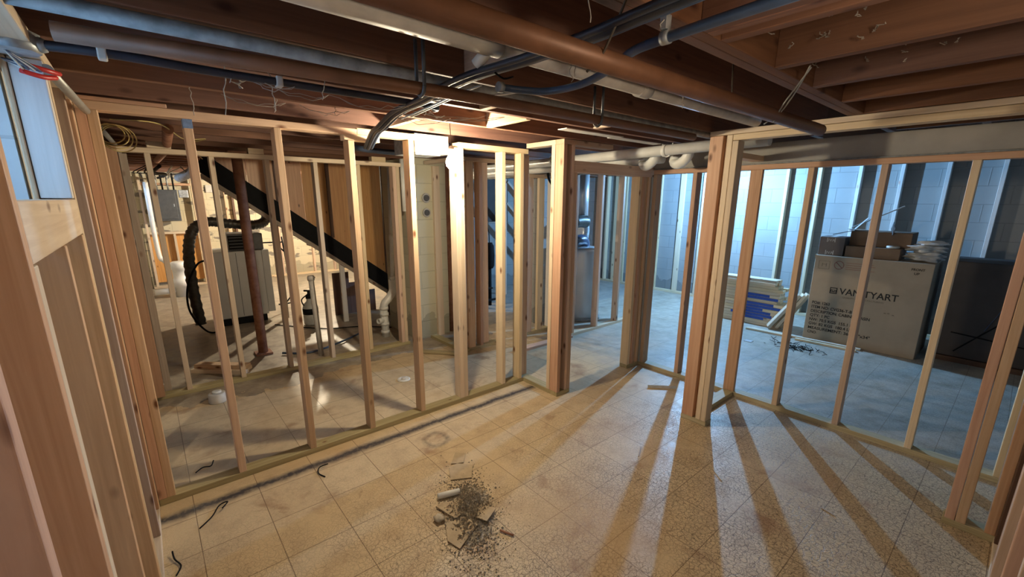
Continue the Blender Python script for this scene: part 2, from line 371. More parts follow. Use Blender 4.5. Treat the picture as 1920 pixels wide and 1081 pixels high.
def text(s, parent, loc, size, mat, mx, name='printed_text', ext=0.0005, bold=0.0, width=None):
    cu = bpy.data.curves.new(name, 'FONT'); cu.body = s; cu.size = size; cu.extrude = ext; cu.offset = bold
    o = bpy.data.objects.new('tmp', cu); COL.objects.link(o)
    bpy.context.view_layer.update()
    me = bpy.data.meshes.new_from_object(o.evaluated_get(bpy.context.evaluated_depsgraph_get()))
    bpy.data.objects.remove(o); me.materials.clear(); me.materials.append(mat)
    if width:
        x0 = min(v.co.x for v in me.vertices); x1 = max(v.co.x for v in me.vertices)
        for v in me.vertices: v.co.x = (v.co.x - x0) * width / (x1 - x0)
    return link(name, me, mat, parent, loc, mx)
T = 0.038; D = 0.089      # a two-by-four

# ------------------------------------------------------------------ setting
bm = bmesh.new(); bmesh.ops.create_cube(bm, size=1)
for v in bm.verts: v.co = Vector((3.5 + v.co.x * 8.2, 4.85 + v.co.y * 11.7, (v.co.z - 0.5) * 0.06))
fl = fin('floor', bm, FLOOR); fl['kind'] = 'structure'

# ceiling: boards, joists along X, doubled header, joists along Y
ceil = struct('ceiling', (0, 0, 2.1))
ZJ, ZT = 2.10, 2.335
bm = bmesh.new(); bmesh.ops.create_cube(bm, size=1); bmesh.ops.scale(bm, vec=(8.2, 11.7, 0.03), verts=bm.verts)
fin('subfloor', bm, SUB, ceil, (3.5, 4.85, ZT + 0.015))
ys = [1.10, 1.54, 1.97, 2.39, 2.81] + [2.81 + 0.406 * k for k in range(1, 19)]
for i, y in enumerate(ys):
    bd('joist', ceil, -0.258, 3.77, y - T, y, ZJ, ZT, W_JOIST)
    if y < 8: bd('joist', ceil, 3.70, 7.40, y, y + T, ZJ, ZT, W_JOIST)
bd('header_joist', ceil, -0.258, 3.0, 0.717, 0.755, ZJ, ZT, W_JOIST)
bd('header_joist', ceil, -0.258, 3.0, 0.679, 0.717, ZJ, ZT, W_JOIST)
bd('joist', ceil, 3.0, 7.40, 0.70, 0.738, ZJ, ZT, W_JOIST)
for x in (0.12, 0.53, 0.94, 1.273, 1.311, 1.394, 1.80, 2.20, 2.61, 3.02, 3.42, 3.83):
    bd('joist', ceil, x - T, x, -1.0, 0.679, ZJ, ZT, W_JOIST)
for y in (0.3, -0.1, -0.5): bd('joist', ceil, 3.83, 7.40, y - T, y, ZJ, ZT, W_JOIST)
for x0, y0, y1 in ((1.76, 1.97, 2.352), (1.28, 2.39, 2.772), (1.40, 1.54, 1.932), (1.02, 1.10, 1.502), (2.3, 1.54, 1.932)):
    bd('blocking', ceil, x0, x0 + T, y0, y1, ZJ - 0.004, ZJ + 0.10, W_NEW if x0 != 1.02 else W_ORANGE)
# strips of old paper and lath left between the joists near the girder
for k, (x0, x1) in enumerate(((2.15, 2.75), (2.7, 3.3))):
    bd('lath', ceil, x0, x1, 2.02 + 0.03 * k, 2.10 + 0.03 * k, ZJ - 0.008, ZJ - 0.002, CABW, 0.001)

girder = struct('trim_1', (3.72, 0, 1.93))
bd('girder', girder, 3.745, 3.80, -1.0, 6.0, 1.935, 2.082, GIRD, 0.004)
bd('flange', girder, 3.72, 3.83, -1.0, 6.0, 1.924, 1.934, GALV_D, 0.002)

# left foundation wall with two small windows
def wall_x(name, x, y0, y1, holes, mat, thick, z1=2.335):
    fs = []; cuts = sorted(holes)
    cur = y0
    for (a, b_, c, d) in cuts:
        fs.append([(x, cur, 0), (x, a, 0), (x, a, z1), (x, cur, z1)])
        fs.append([(x, a, 0), (x, b_, 0), (x, b_, c), (x, a, c)])
        fs.append([(x, a, d), (x, b_, d), (x, b_, z1), (x, a, z1)])
        t = x + thick
        fs += [[(x, a, c), (t, a, c), (t, a, d), (x, a, d)], [(x, b_, c), (t, b_, c), (t, b_, d), (x, b_, d)],
               [(x, a, c), (x, b_, c), (t, b_, c), (t, a, c)], [(x, a, d), (x, b_, d), (t, b_, d), (t, a, d)]]
        cur = b_
    fs.append([(x, cur, 0), (x, y1, 0), (x, y1, z1), (x, cur, z1)])
    fs.append([(x + thick, y0, 0), (x + thick, y1, 0), (x + thick, y1, 0.01), (x + thick, y0, 0.01)])
    return quads(name, None, fs, mat, 'structure')
WIN = (1.16, 2.04, 1.60, 2.01)
wl = wall_x('wall_left', -0.262, -1.0, 10.6, [WIN, (8.3, 9.3, 1.55, 2.0)], BLK_L, -0.22)
wb = quads('wall_back', None, [[(-0.33, -0.55, 0), (7.4, -0.55, 0), (7.4, -0.55, 2.34), (-0.33, -0.55, 2.34)]], BLK_D, 'structure')
wf = quads('wall_far', None, [[(-0.33, 10.5, 0), (7.4, 10.5, 0), (7.4, 10.5, 2.34), (-0.33, 10.5, 2.34)]], BLK_C, 'structure')
wr = quads('wall_right', None, [[(7.35, -1, 0), (7.35, 10.6, 0), (7.35, 10.6, 2.34), (7.35, -1, 2.34)]], BLK_W, 'structure')
for y, w in ((-0.1, T), (0.30, T), (0.74, T), (1.15, T), (1.57, T), (2.02, T), (2.42, T), (2.83, T), (3.24, T), (3.65, T), (4.06, D), (4.5, D), (4.9, T), (5.25, D), (5.45, D), (5.65, T), (5.9, D)):
    bd('furring_strip', wr, 7.35 - (D if w == T else T), 7.348, y - w / 2, y + w / 2, 0.04, 2.25, W_PALE if y > 2 else W_WHITE)
bd('furring_plate', wr, 7.26, 7.348, -0.5, 6.2, 0.0, 0.038, W_PALE)
w1 = struct('window_1', (-0.5, 1.6, 1.6))
bd('window_frame', w1, -0.475, -0.445, 1.16, 2.04, 1.60, 1.63, W_WHITE)
bd('window_frame', w1, -0.475, -0.445, 1.16, 2.04, 1.98, 2.01, W_WHITE)
bd('pane', w1, -0.463, -0.457, 1.16, 2.04, 1.63, 1.98, GLASS, 0)
w2 = struct('window_2', (-0.5, 8.8, 1.55))
bd('window_frame', w2, -0.475, -0.445, 8.3, 9.3, 1.55, 1.58, W_WHITE)
bd('pane', w2, -0.463, -0.457, 8.3, 9.3, 1.58, 2.0, GLASS, 0)

# ------------------------------------------------------------------ framed walls
def plate(name, p, *a): return bd(name, p, *a)
# long wall in front (A)
A = thing('stud_wall', 'long open stud wall straight ahead with seven bare studs on a green treated plate', 'wall frame', (1.2, 2.85, 0))
YA, YB = 2.81, 2.899
bd('bottom_plate', A, -0.16, 2.594, YA, YB, 0, T, W_PT)
bd('top_plate', A, -0.16, 1.10, YA, YB, 2.035, 2.073, W_NEW)
bd('top_plate', A, 1.10, 1.50, YA, YB, 2.042, 2.080, W_PALE)
bd('top_plate', A, 1.85, 2.54, YA, YB, 2.020, 2.058, W_PALE)
bd('plate_splice', A, -0.155, 0.17, YA, YB, 2.074, 2.092, W_ORANGE)
bd('plate_splice', A, 1.02, 1.25, YA + 0.01, YB - 0.01, 2.004, 2.041, W_PALE)
for i, x in enumerate((0.262, 0.668, 1.077, 1.485, 1.89, 2.293)):
    top = 2.02 if x > 1.7 else (2.042 if x > 1.1 else 2.035)
    if x == 1.077: top = 2.004
    st = bd('stud', A, x - T, x, YA, YB, T, top, W_PALE if i in (4, 5) else W_NEW)
    if i == 0: bd('blue_chalk', st, x - T - 0.0008, x + 0.0008, YA - 0.0008, YA + 0.06, top - 0.045, top - 0.002, CHALK, 0.0)
bd('stud', A, 1.815, 1.852, YA, YB, T, 2.02, W_PALE)
bd('stud', A, -0.16, -0.122, YA, YB, T, 2.035, W_ORANGE); bd('stud', A, -0.122, -0.084, YA + 0.0, YB, T, 2.035, W_NEW)
bd('stud', A, 2.452, 2.49, YA, YB, T, 2.02, W_PALE); bd('stud', A, 2.505, 2.594, 2.861, YB, T, 2.02, W_NEW)
bd('blue_tape_mark', A, 2.49, 2.503, YA + 0.002, YB - 0.02, T, T + 0.002, BLUE, 0)
# second wall (B)
B = thing('stud_wall', 'second stud wall further back in front of the boarded stairs and rusty column', 'wall frame', (1.0, 4.5, 0))
bd('bottom_plate', B, -0.16, 2.19, 4.45, 4.539, 0, T, W_PT)
bd('top_plate', B, -0.16, 2.19, 4.45, 4.539, 1.985, 2.023, W_PALE)
for x in (0.10, 0.507, 0.914, 1.32, 1.727, 2.11):
    bd('stud', B, x - T / 2, x + T / 2, 4.45, 4.539, T, 1.985, W_PALE if x < 2 else W_NEW)
bd('stud', B, 2.13, 2.168, 4.45, 4.539, T, 1.985, W_PALE)
for x, w in ((0.18, 0.15), (0.84, 0.12), (1.95, 0.15)):
    bd('packing_block', B, x - w / 2, x + w / 2, 4.455, 4.53, 2.024, 2.072, W_PALE)
bd('stud', B, -0.158, -0.07, 4.405, 4.443, 0.04, 2.02, W_ORANGE)
bd('stud', B, -0.067, -0.02, 4.545, 4.60, 0.0, 1.98, W_GREY)
# left wall (L)
L = thing('stud_wall', 'stud wall close on the left with a window opening and short cripple studs', 'wall frame', (-0.2, 2.0, 0))
LX0, LX1 = -0.249, -0.16
bd('bottom_plate', L, LX0, LX1, -0.16, 2.805, 0, T, W_PALE); bd('bottom_plate', L, LX0, LX1, 2.905, 4.40, 0, T, W_GREY)
bd('top_plate', L, LX0, LX1, -0.16, 2.805, 2.055, 2.093, W_PALE); bd('top_plate', L, LX0, LX1, 2.905, 4.40, 2.055, 2.093, W_NEW)
for y, z1, mt in ((0.36, 2.055, W_ORANGE), (0.77, 2.055, W_ORANGE), (1.112, 2.055, W_ORANGE), (1.152, 1.53, W_PALE), (1.59, 1.53, W_NEW), (2.035, 1.53, W_NEW), (2.082, 2.055, W_PALE), (2.50, 2.055, W_NEW), (2.745, 2.055, W_ORANGE), (2.786, 2.055, W_PALE),
                 (3.1, 2.055, W_GREY), (3.5, 2.055, W_ORANGE), (3.9, 2.055, W_GREY), (4.3, 2.055, W_ORANGE)):
    bd('stud', L, LX0, LX1, y - T / 2, y + T / 2, T, z1, mt)
bd('sill_board', L, LX1 - T, LX1, 1.135, 2.06, 1.533, 1.645, W_PALE); bd('sill_board', L, LX0, LX1 - T, 1.17, 2.06, 1.607, 1.645, W_PALE)
bd('jamb_board', L, -0.235, -0.162, 2.020, 2.060, 1.648, 2.053, W_WHITE)
bd('jamb_board', L, -0.249, -0.237, 2.014, 2.060, 1.60, 2.053, W_NEW)
# left wall beyond the second wall
L2 = thing('stud_wall', 'dark weathered stud wall running back along the left of the utility area', 'wall frame', (-0.1, 7, 0))
bd('bottom_plate', L2, -0.16, -0.071, 4.7, 10.3, 0, T, W_GREY); bd('top_plate', L2, -0.16, -0.071, 4.7, 10.3, 2.0, 2.038, W_GREY)
for k in range(14):
    y = 4.78 + 0.406 * k
    bd('stud', L2, -0.16, -0.071, y - T / 2, y + T / 2, T, 2.0, W_GREY if k < 6 else W_PALE)
bd('sheathing', L2, -0.185, -0.162, 4.7, 8.0, 0.02, 2.0, W_DARK)
# short return (W_D) and door wall (G)
G = thing('stud_wall', 'door frame wall in the middle with paired posts and an open doorway', 'wall frame', (3.1, 2.4, 0))
bd('bottom_plate', G, 2.505, 2.594, 2.466, 2.808, 0, T, W_PT); bd('bottom_plate', G, 2.505, 2.668, 2.375, 2.464, 0, T, W_PT)
bd('stud', G, 2.505, 2.543, 2.375, 2.464, T, 2.062, W_ORANGE); bd('stud', G, 2.505, 2.543, 2.468, 2.506, T, 2.062, W_PALE)
bd('stud', G, 2.547, 2.585, 2.415, 2.464, T, 2.062, W_DARK); bd('stud', G, 2.600, 2.630, 2.375, 2.464, T, 2.062, W_NEW); bd('stud', G, 2.632, 2.668, 2.375, 2.464, T, 1.86, W_NEW)  # recessed dark piece fills the post gap, shade put into its colour
bd('top_plate', G, 2.505, 3.10, 2.375, 2.464, 2.062, 2.098, W_NEW); bd('top_plate', G, 2.505, 2.594, 2.466, 2.80, 2.062, 2.098, W_PALE)
bd('header', G, 2.634, 3.77, 2.375, 2.413, 1.86, 1.948, W_NEW); bd('header', G, 2.634, 3.77, 2.416, 2.464, 1.86, 1.948, W_NEW)
bd('bottom_plate', G, 3.515, 3.70, 2.375, 2.464, 0, T, W_PT)
bd('stud', G, 3.515, 3.553, 2.375, 2.464, T, 1.86, W_PALE); bd('stud', G, 3.575, 3.612, 2.375, 2.464, T, 1.86, W_ORANGE)
bd('stud', G, 3.615, 3.652, 2.385, 2.464, T, 1.86, W_NEW); bd('stud', G, 3.656, 3.692, 2.375, 2.464, T, 1.86, W_NEW)
# wall C
Cw = thing('stud_wall', 'low stud wall on the right in front of the big cartons room', 'wall frame', (3.75, 1.0, 0))
CX0, CX1 = 3.705, 3.794
bd('bottom_plate', Cw, CX0, CX1, -0.40, 2.50, 0, T, W_PT); bd('top_plate', Cw, CX0, CX1, -0.40, 2.36, 1.885, 1.923, W_ORANGE)
for y, mt in ((1.09, W_NEW), (0.68, W_NEW), (0.27, W_PALE), (-0.14, W_PALE), (1.955, W_ORANGE), (2.34, W_NEW)):
    bd('stud', Cw, CX0, CX1, y - T / 2, y + T / 2, T, 1.885, mt)
bd('stud', Cw, CX0, CX0 + T, 2.375, 2.464, T, 1.885, W_GREY)
bd('stud', Cw, CX0 - 0.0, CX0 + T, 1.413, 1.502, T, 1.885, W_ORANGE)
# closet
E_ = thing('closet_frame', 'closet frame on the right with a doubled header and clustered posts', 'wall frame', (3.05, 0.7, 0))
bd('bottom_plate', E_, 3.0, 3.089, 1.308, 1.506, 0, T, W_PT); bd('bottom_plate', E_, 3.0, 3.089, -0.165, 0.028, 0, T, W_PT)
bd('bottom_plate', E_, 3.092, 3.70, 1.413, 1.502, 0, T, W_PT)
bd('stud', E_, 3.0, 3.038, 1.413, 1.502, T, 2.066, W_ORANGE); bd('stud', E_, 3.040, 3.089, 1.40, 1.44, T, 2.066, W_ORANGE)
bd('stud', E_, 3.0, 3.089, 1.352, 1.389, T, 2.066, W_PALE); bd('stud', E_, 3.0, 3.089, 1.312, 1.350, T, 2.028, W_PALE)
bd('header_plate', E_, 3.0, 3.089, -0.50, 1.506, 2.068, 2.098, W_PALE); bd('header_plate', E_, 3.0, 3.089, -0.50, 1.350, 2.030, 2.066, W_PALE)
bd('stud', E_, 3.0, 3.089, -0.018, 0.020, T, 2.028, W_ORANGE); bd('stud', E_, 3.0, 3.089, -0.058, -0.020, T, 2.028, W_NEW)
bd('stud', E_, 3.0, 3.089, -0.162, -0.124, T, 2.028, W_ORANGE)
bd('side_plate', E_, 3.092, 3.70, 1.413, 1.502, 1.945, 1.983, W_NEW)
# wall F along the camera side
F = thing('stud_wall', 'stud wall at the right edge of the view, ending at the closet', 'wall frame', (1.5, -0.2, 0))
bd('bottom_plate', F, -0.16, 2.995, -0.249, -0.16, 0, T, W_PALE); bd('top_plate', F, -0.16, 2.995, -0.249, -0.16, 2.055, 2.093, W_NEW)
for x, mt in ((2.67, W_ORANGE), (2.63, W_NEW), (2.95, W_DARK), (2.2, W_ORANGE), (1.8, W_NEW), (1.4, W_NEW), (1.0, W_NEW), (0.6, W_NEW), (0.2, W_NEW)):
    bd('stud', F, x - T / 2, x + T / 2, -0.249, -0.16, T, 2.055, mt)
# hall wall H, small wall I, stub wall W
H = thing('stud_wall', 'stud wall seen through the doorway in front of the water heater', 'wall frame', (4.4, 3.5, 0))
bd('bottom_plate', H, 3.86, 5.4, 3.45, 3.539, 0, T, W_PALE); bd('top_plate', H, 3.86, 5.4, 3.45, 3.539, 1.99, 2.028, W_NEW)
for x, mt in ((3.90, W_ORANGE), (4.36, W_NEW), (4.79, W_NEW), (5.2, W_PALE)):
    bd('stud', H, x - T / 2, x + T / 2, 3.45, 3.539, T, 1.99, mt)
I_ = thing('stud_wall', 'short stud wall behind the doorway post at the back of the middle bay', 'wall frame', (3.6, 3.85, 0))
bd('bottom_plate', I_, 3.35, 3.95, 3.83, 3.919, 0, T, W_PT); bd('top_plate', I_, 3.35, 3.95, 3.83, 3.919, 1.90, 1.938, W_NEW)
bd('stud', I_, 3.46, 3.549, 3.83, 3.868, T, 1.90, W_NEW); bd('stud', I_, 3.64, 3.728, 3.83, 3.868, T, 1.90, W_PALE)
bd('stud', I_, 3.86, 3.90, 3.83, 3.919, T, 1.90, W_WHITE)
Wt = thing('stud_wall', 'cluster of studs beside the painted chimney behind the hanging bulb', 'wall frame', (2.6, 4.0, 0))
bd('bottom_plate', Wt, 2.49, 2.579, 3.80, 4.50, 0, T, W_PT); bd('bottom_plate', Wt, 2.582, 3.05, 3.80, 3.889, 0, T, W_PT)
bd('top_plate', Wt, 2.49, 2.579, 3.80, 4.50, 2.03, 2.068, W_PALE); bd('top_plate', Wt, 2.582, 3.3, 3.80, 3.889, 2.03, 2.068, W_NEW)
for x0, x1, y0, y1, mt in ((2.50, 2.54, 3.80, 3.889, W_NEW), (2.582, 2.671, 3.80, 3.838, W_NEW), (2.74, 2.778, 3.80, 3.889, W_ORANGE), (2.80, 2.889, 3.85, 3.888, W_NEW)):
    bd('stud', Wt, x0, x1, y0, y1, T, 2.03, mt)

# ------------------------------------------------------------------ chimney and grey wall beyond
ch = thing('block_chimney', 'cream painted block chimney with two round flue holes, right of the white drain pipe', 'chimney', (2.5, 4.8, 0))
quads('masonry', ch, box_faces(2.34, 2.80, 4.56, 5.30, 0, 2.1), BLK_G)
bd('stud', ch, 2.615, 2.70, 4.52, 4.558, 0.0, 2.02, W_PALE)
for z, r in ((1.665, 0.036), (1.50, 0.034)):
    lathe('flue_collar', ch, [(r * 1.55, 0), (r * 1.5, 0.010), (r * 1.1, 0.014), (r * 1.02, 0.004)], MORT, (2.535, 4.558, z), 24, Matrix.Rotation(PI / 2, 3, 'X'))
    lathe('flue_hole', ch, [(r, 0), (r, 0.015)], HOLE, (2.535, 4.557, z), 24, Matrix.Rotation(PI / 2, 3, 'X'))
tube('vent_pipe', None, [(2.86, 4.6, 0.0), (2.86, 4.6, 2.1)], 0.035, RUST)
tag(bpy.data.objects['vent_pipe'], 'dark rusty vertical pipe in the gap right of the cream chimney', 'pipe')
pw = thing('partition', 'grey painted partition with a dark window recess behind the bulb studs', 'partition', (4.6, 6.5, 0))
quads('panel', pw, box_faces(3.6, 6.4, 6.5, 6.6, 0, 1.23) + box_faces(3.6, 4.72, 6.5, 6.6, 1.23, 2.1) + box_faces(5.35, 6.4, 6.5, 6.6, 1.23, 2.1), BLK_W)
quads('recess', pw, box_faces(4.70, 5.37, 6.62, 6.66, 1.2, 2.1), CARD_K)
bd('sill', pw, 4.72, 5.35, 6.47, 6.61, 1.232, 1.25, W_GREY)
tube('insulation_strip', pw, [(4.87, 6.6, 1.93), (4.90, 6.58, 1.7), (4.86, 6.6, 1.5), (4.90, 6.6, 1.27)], 0.018, CURT, 8, 4)
st2 = thing('stair_rail', 'dark diagonal stair boards seen between the bulb studs', 'stairs', (5.5, 5.9, 0))
beam('stringer', st2, (4.80, 5.9, 1.95), (6.3, 5.9, 0.55), 0.04, 0.16, W_GREY, PI / 2); beam('stringer', st2, (4.80, 5.9, 1.60), (6.0, 5.9, 0.45), 0.04, 0.12, W_GREY, PI / 2)
bd('post', st2, 4.76, 4.80, 5.85, 5.94, 0, 2.1, W_NEW); bd('post', st2, 6.3, 6.34, 5.85, 5.94, 0, 2.1, W_NEW)
tm = thing('string_trimmer', 'black power tool standing on end with a dangling cord by the grey partition', 'power tool', (4.08, 5.4, 0))
lathe('body', tm, [(0.055, 0.60), (0.075, 0.64), (0.08, 0.80), (0.07, 0.95), (0.05, 0.985), (0.045, 1.0)], BLACK, (4.08, 5.4, 0))
tube('shaft', tm, [(4.08, 5.4, 0.0), (4.08, 5.4, 0.62)], 0.03, BLACK); tube('cord', tm, [(4.08, 5.4, 1.0), (4.10, 5.5, 1.25), (4.04, 5.9, 1.45), (4.2, 6.3, 1.62)], 0.008, BLACK, 8, 6)
sh = thing('shelf_upright', 'black perforated shelf upright and clutter beside the power tool', 'shelf upright', (3.9, 5.3, 0))
bd('rail', sh, 3.90, 3.93, 5.28, 5.32, 0, 0.95, BLACK)
for k in range(9): bd('slot', sh, 3.907, 3.923, 5.2785, 5.2795, 0.10 + k * 0.09, 0.14 + k * 0.09, CABW, 0)
bd('rail', sh, 4.24, 4.27, 5.28, 5.32, 0, 0.98, RUST); bd('shelf', sh, 3.93, 4.03, 5.25, 5.32, 0.30, 0.32, BLACK); bd('shelf', sh, 3.93, 4.24, 5.28, 5.31, 0.10, 0.13, BLACK)

# ------------------------------------------------------------------ stairs with varnished board side
sr = thing('staircase', 'enclosed staircase with orange varnished pine side and black sloping stringer', 'stairs', (1.8, 5.9, 0))
SLO = -0.763
def sz(x): return 2.02 + (x - 0.69) * SLO
xs = [0.70, 0.98, 1.27, 1.56, 1.86, 2.18, 2.56]
for a, b_ in zip(xs, xs[1:]):
    bm = bmesh.new(); a2 = a + 0.003; b2 = b_ - 0.003; off = 0.04 if a in (1.27, 1.86) else 0
    pr = [(a2, sz(a2) - 0.02), (b2, sz(b2) - 0.02), (b2, 2.09), (a2, 2.09)]
    lo = [bm.verts.new((x - a, 0, z - 1)) for x, z in pr]; hi = [bm.verts.new((x - a, 0.02, z - 1)) for x, z in pr]
    bm.faces.new(lo); bm.faces.new(hi[::-1])
    for i in range(4): bm.faces.new((lo[i], hi[i], hi[(i + 1) % 4], lo[(i + 1) % 4]))
    fin('side_board', sr, W_PANEL, None) if False else fin('side_board', bm, W_PANEL, sr, (a, 5.85 + 0.0, 1))
for x in (1.27, 1.86): bd('batten', sr, x - 0.02, x + 0.025, 5.835, 5.849, sz(x) + 0.03, 2.09, W_DARK)
bd('end_trim', sr, 2.56, 2.66, 5.83, 5.88, 0.0, 2.09, W_DARK)
beam('stringer', sr, (0.55, 5.84, sz(0.55) - 0.09), (2.64, 5.84, sz(2.64) - 0.09), 0.045, 0.19, BLACK, 0)
beam('ledger', sr, (0.55, 5.86, sz(0.55) - 0.225), (2.64, 5.86, sz(2.64) - 0.225), 0.045, 0.07, W_GREY, 0)
for k in range(8):
    x = 0.85 + k * 0.23
    bd('tread', sr, x, x + 0.27, 5.89, 6.75, sz(x) - 0.20, sz(x) - 0.17, W_DARK)
bd('under_panel', sr, 1.95, 2.18, 6.30, 6.32, 0.0, 0.62, W_DARK); bd('under_panel', sr, 2.18, 2.38, 6.30, 6.32, 0.0, 0.46, W_DARK); bd('under_panel', sr, 2.38, 2.56, 6.30, 6.32, 0.0, 0.32, W_DARK)
bd('prop', sr, 1.93, 1.99, 5.88, 5.92, 0.0, 0.82, W_WHITE); bd('prop', sr, 1.36, 1.40, 6.6, 6.64, 0.0, 1.3, W_GREY)
col = thing('steel_column', 'rusty round steel support column behind the second stud wall', 'column', (0.80, 5.18, 0))
tube('shaft', col, [(0.80, 5.18, 0.02), (0.80, 5.18, 2.09)], 0.047, RUST, 24); bd('base_plate', col, 0.72, 0.88, 5.10, 5.26, 0, 0.02, RUST)
bd('top_plate', col, 0.72, 0.88, 5.10, 5.26, 2.085, 2.098, RUST)

# ------------------------------------------------------------------ utility area
fu = thing('furnace', 'grey sheet metal furnace cabinet with black grille, between the studs at left', 'furnace', (0.9, 6.8, 0))
cabo = bd('cabinet', fu, 0.56, 1.16, 6.62, 7.22, 0.10, 0.98, APPL, 0.01); bd('side_panel', fu, 1.163, 1.25, 6.64, 7.22, 0.12, 0.98, APPL, 0.006)
bd('plinth', fu, 0.60, 1.14, 6.66, 7.2, 0, 0.10, BLACK); cbx = bd('control_box', fu, 0.80, 1.20, 6.66, 7.1, 0.985, 1.20, APPD, 0.008)
bd('grille', cbx, 0.80, 1.0, 6.645, 6.659, 1.0, 1.18, BLACK, 0.002)
for k in range(4): bd('grille_bar', cbx, 0.81, 0.99, 6.638, 6.644, 1.03 + k * 0.04, 1.038 + k * 0.04, APPD, 0.001)
bd('door_seam', cabo, 0.858, 0.863, 6.616, 6.619, 0.12, 0.96, APPD, 0)
P = smooth_path([(1.33, 6.9, 1.72), (1.33, 6.9, 1.45), (1.28, 6.9, 1.33), (1.12, 6.85, 1.30), (0.85, 6.8, 1.33), (0.62, 6.75, 1.36), (0.46, 6.75, 1.26), (0.38, 6.7, 1.0), (0.36, 6.7, 0.55), (0.38, 6.7, 0.07)], 14)
bm = bmesh.new(); tube_bm(bm, P, 0.06, 16, True, [0.060 + 0.006 * math.sin(i * 2.2) for i in range(len(P))])
tag(fin('flexible_duct', bm, DUCTF), 'dark ribbed flexible duct looping over the furnace to the floor', 'duct')
tube('gas_hose', None, [(0.52, 6.55, 0.9), (0.42, 6.5, 0.85), (0.30, 6.5, 0.6), (0.28, 6.45, 0.3), (0.42, 6.4, 0.03), (0.6, 6.4, 0.02)], 0.012, BLACK, 8, 8)
tag(bpy.data.objects['gas_hose'], 'thin black hose hanging beside the dark flexible duct', 'hose')
fr = thing('metal_stand', 'thin black metal stand frame right of the furnace', 'stand', (1.6, 7.2, 0))
for a, b_ in (((1.62, 7.2, 0), (1.55, 7.2, 1.1)), ((1.25, 7.25, 1.02), (1.56, 7.2, 1.02)), ((1.40, 7.2, 0.08), (1.62, 7.2, 0.08)), ((1.50, 7.2, 0.08), (1.61, 7.2, 0.22)), ((1.45, 7.2, 1.02), (1.56, 7.2, 0.88))):
    tube('rod', fr, [a, b_], 0.010, BLACK, 8)
cl = thing('drain_cleanout', 'fat white plastic drain cleanout standing on the floor at far left', 'drain pipe', (0.36, 9.3, 0))
lathe('body', cl, [(0.11, 0), (0.11, 0.16), (0.125, 0.165), (0.125, 0.30), (0.105, 0.31), (0.105, 0.46), (0.12, 0.47), (0.12, 0.58), (0.09, 0.60)], PVC, (0.36, 9.3, 0))
tube('branch', cl, [(0.36, 9.3, 0.12), (-0.02, 9.3, 0.10)], 0.05, PVC); tube('riser', cl, [(0.30, 9.3, 0.5), (0.18, 9.3, 0.62), (0.12, 9.35, 0.8), (0.12, 9.4, 1.9)], 0.035, PVC, 12, 6)
ep = thing('electrical_panel', 'dark grey electrical panel on a framed backing on the far wall', 'electrical panel', (0.35, 10.2, 1.5))
ebx = bd('box', ep, 0.16, 0.56, 10.20, 10.339, 1.24, 1.80, APPD, 0.008); edr = bd('door', ebx, 0.20, 0.52, 10.185, 10.199, 1.28, 1.76, APPD, 0.006); bd('latch', ebx, 0.475, 0.49, 10.178, 10.184, 1.50, 1.55, GALV, 0.002)
bd('meter_box', ep, 0.58, 0.72, 10.22, 10.33, 1.66, 1.80, GALV, 0.006)
for k in range(5): tube('conduit', ep, [(0.20 + k * 0.08, 10.26, 1.80), (0.18 + k * 0.085, 10.26, 2.09)], 0.014, EMT if k % 2 else BLACK, 8)
ff = thing('panel_frame', 'light wood frame around the electrical panel', 'wall frame', (0.4, 10.4, 0))
for x in (0.02, 0.40, 0.78): bd('stud', ff, x, x + T, 10.34, 10.43, T, 2.03 if x != 0.40 else 1.0, W_PALE)
bd('crosspiece', ff, 0.06, 0.78, 10.34, 10.43, 1.88, 1.92, W_ORANGE); bd('crosspiece', ff, 0.06, 0.78, 10.34, 10.43, 1.0, 1.04, W_PALE)
bd('bottom_plate', ff, -0.02, 0.9, 10.34, 10.43, 0, T, W_PALE); bd('backing', ff, 0.06, 0.78, 10.435, 10.45, 0.1, 1.0, W_PANEL)
for x, lab in ((1.15, 'left'), (1.75, 'middle'), (2.9, 'right')): pass
bd('outlet_box', None, 1.02, 1.14, 10.46, 10.498, 1.76, 1.90, CABW, 0.006); tag(bpy.data.objects['outlet_box'], 'small white outlet box high on the cream far wall', 'outlet')
fs_ = thing('furring_frame', 'furring studs standing against the cream far wall beyond the stairs', 'wall frame', (2.5, 10.4, 0))
for x in (1.30, 1.42, 2.2, 2.85, 3.3, 4.0): bd('stud', fs_, x, x + T, 10.40, 10.49, T, 2.05, W_NEW if x != 1.42 else W_DARK)
bd('bottom_plate', fs_, 1.2, 4.2, 10.40, 10.49, 0, T, W_PALE)
wp = thing('standing_pipe', 'chalky white plastic pipe standing upright on the floor between second wall studs', 'pipe', (1.27, 4.72, 0))
wpp = tube('pipe', wp, [(1.27, 4.72, 0), (1.25, 4.74, 0.83)], 0.027, PVC_D, 18); lathe('cap', wpp, [(0.034, 0), (0.036, 0.03), (0.030, 0.05)], PVC_D, (1.25, 4.74, 0.825)); bd('notch', wpp, 1.262, 1.285, 4.705, 4.72, 0.85, 0.865, PVC_D)
spy = thing('pump_sprayer', 'cloudy plastic pump sprayer bottle with black label behind the white pipe', 'sprayer', (1.55, 6.05, 0))
spb = lathe('bottle', spy, [(0.08, 0), (0.095, 0.02), (0.095, 0.24), (0.075, 0.29), (0.04, 0.32), (0.04, 0.36)], PLAST, (1.55, 6.05, 0))
lathe('label_band', spb, [(0.0965, 0), (0.0965, 0.08)], BLACK, (1.55, 6.05, 0.15)); lathe('pump', spy, [(0.045, 0), (0.045, 0.04), (0.02, 0.05), (0.02, 0.09)], BLACK, (1.55, 6.05, 0.36))
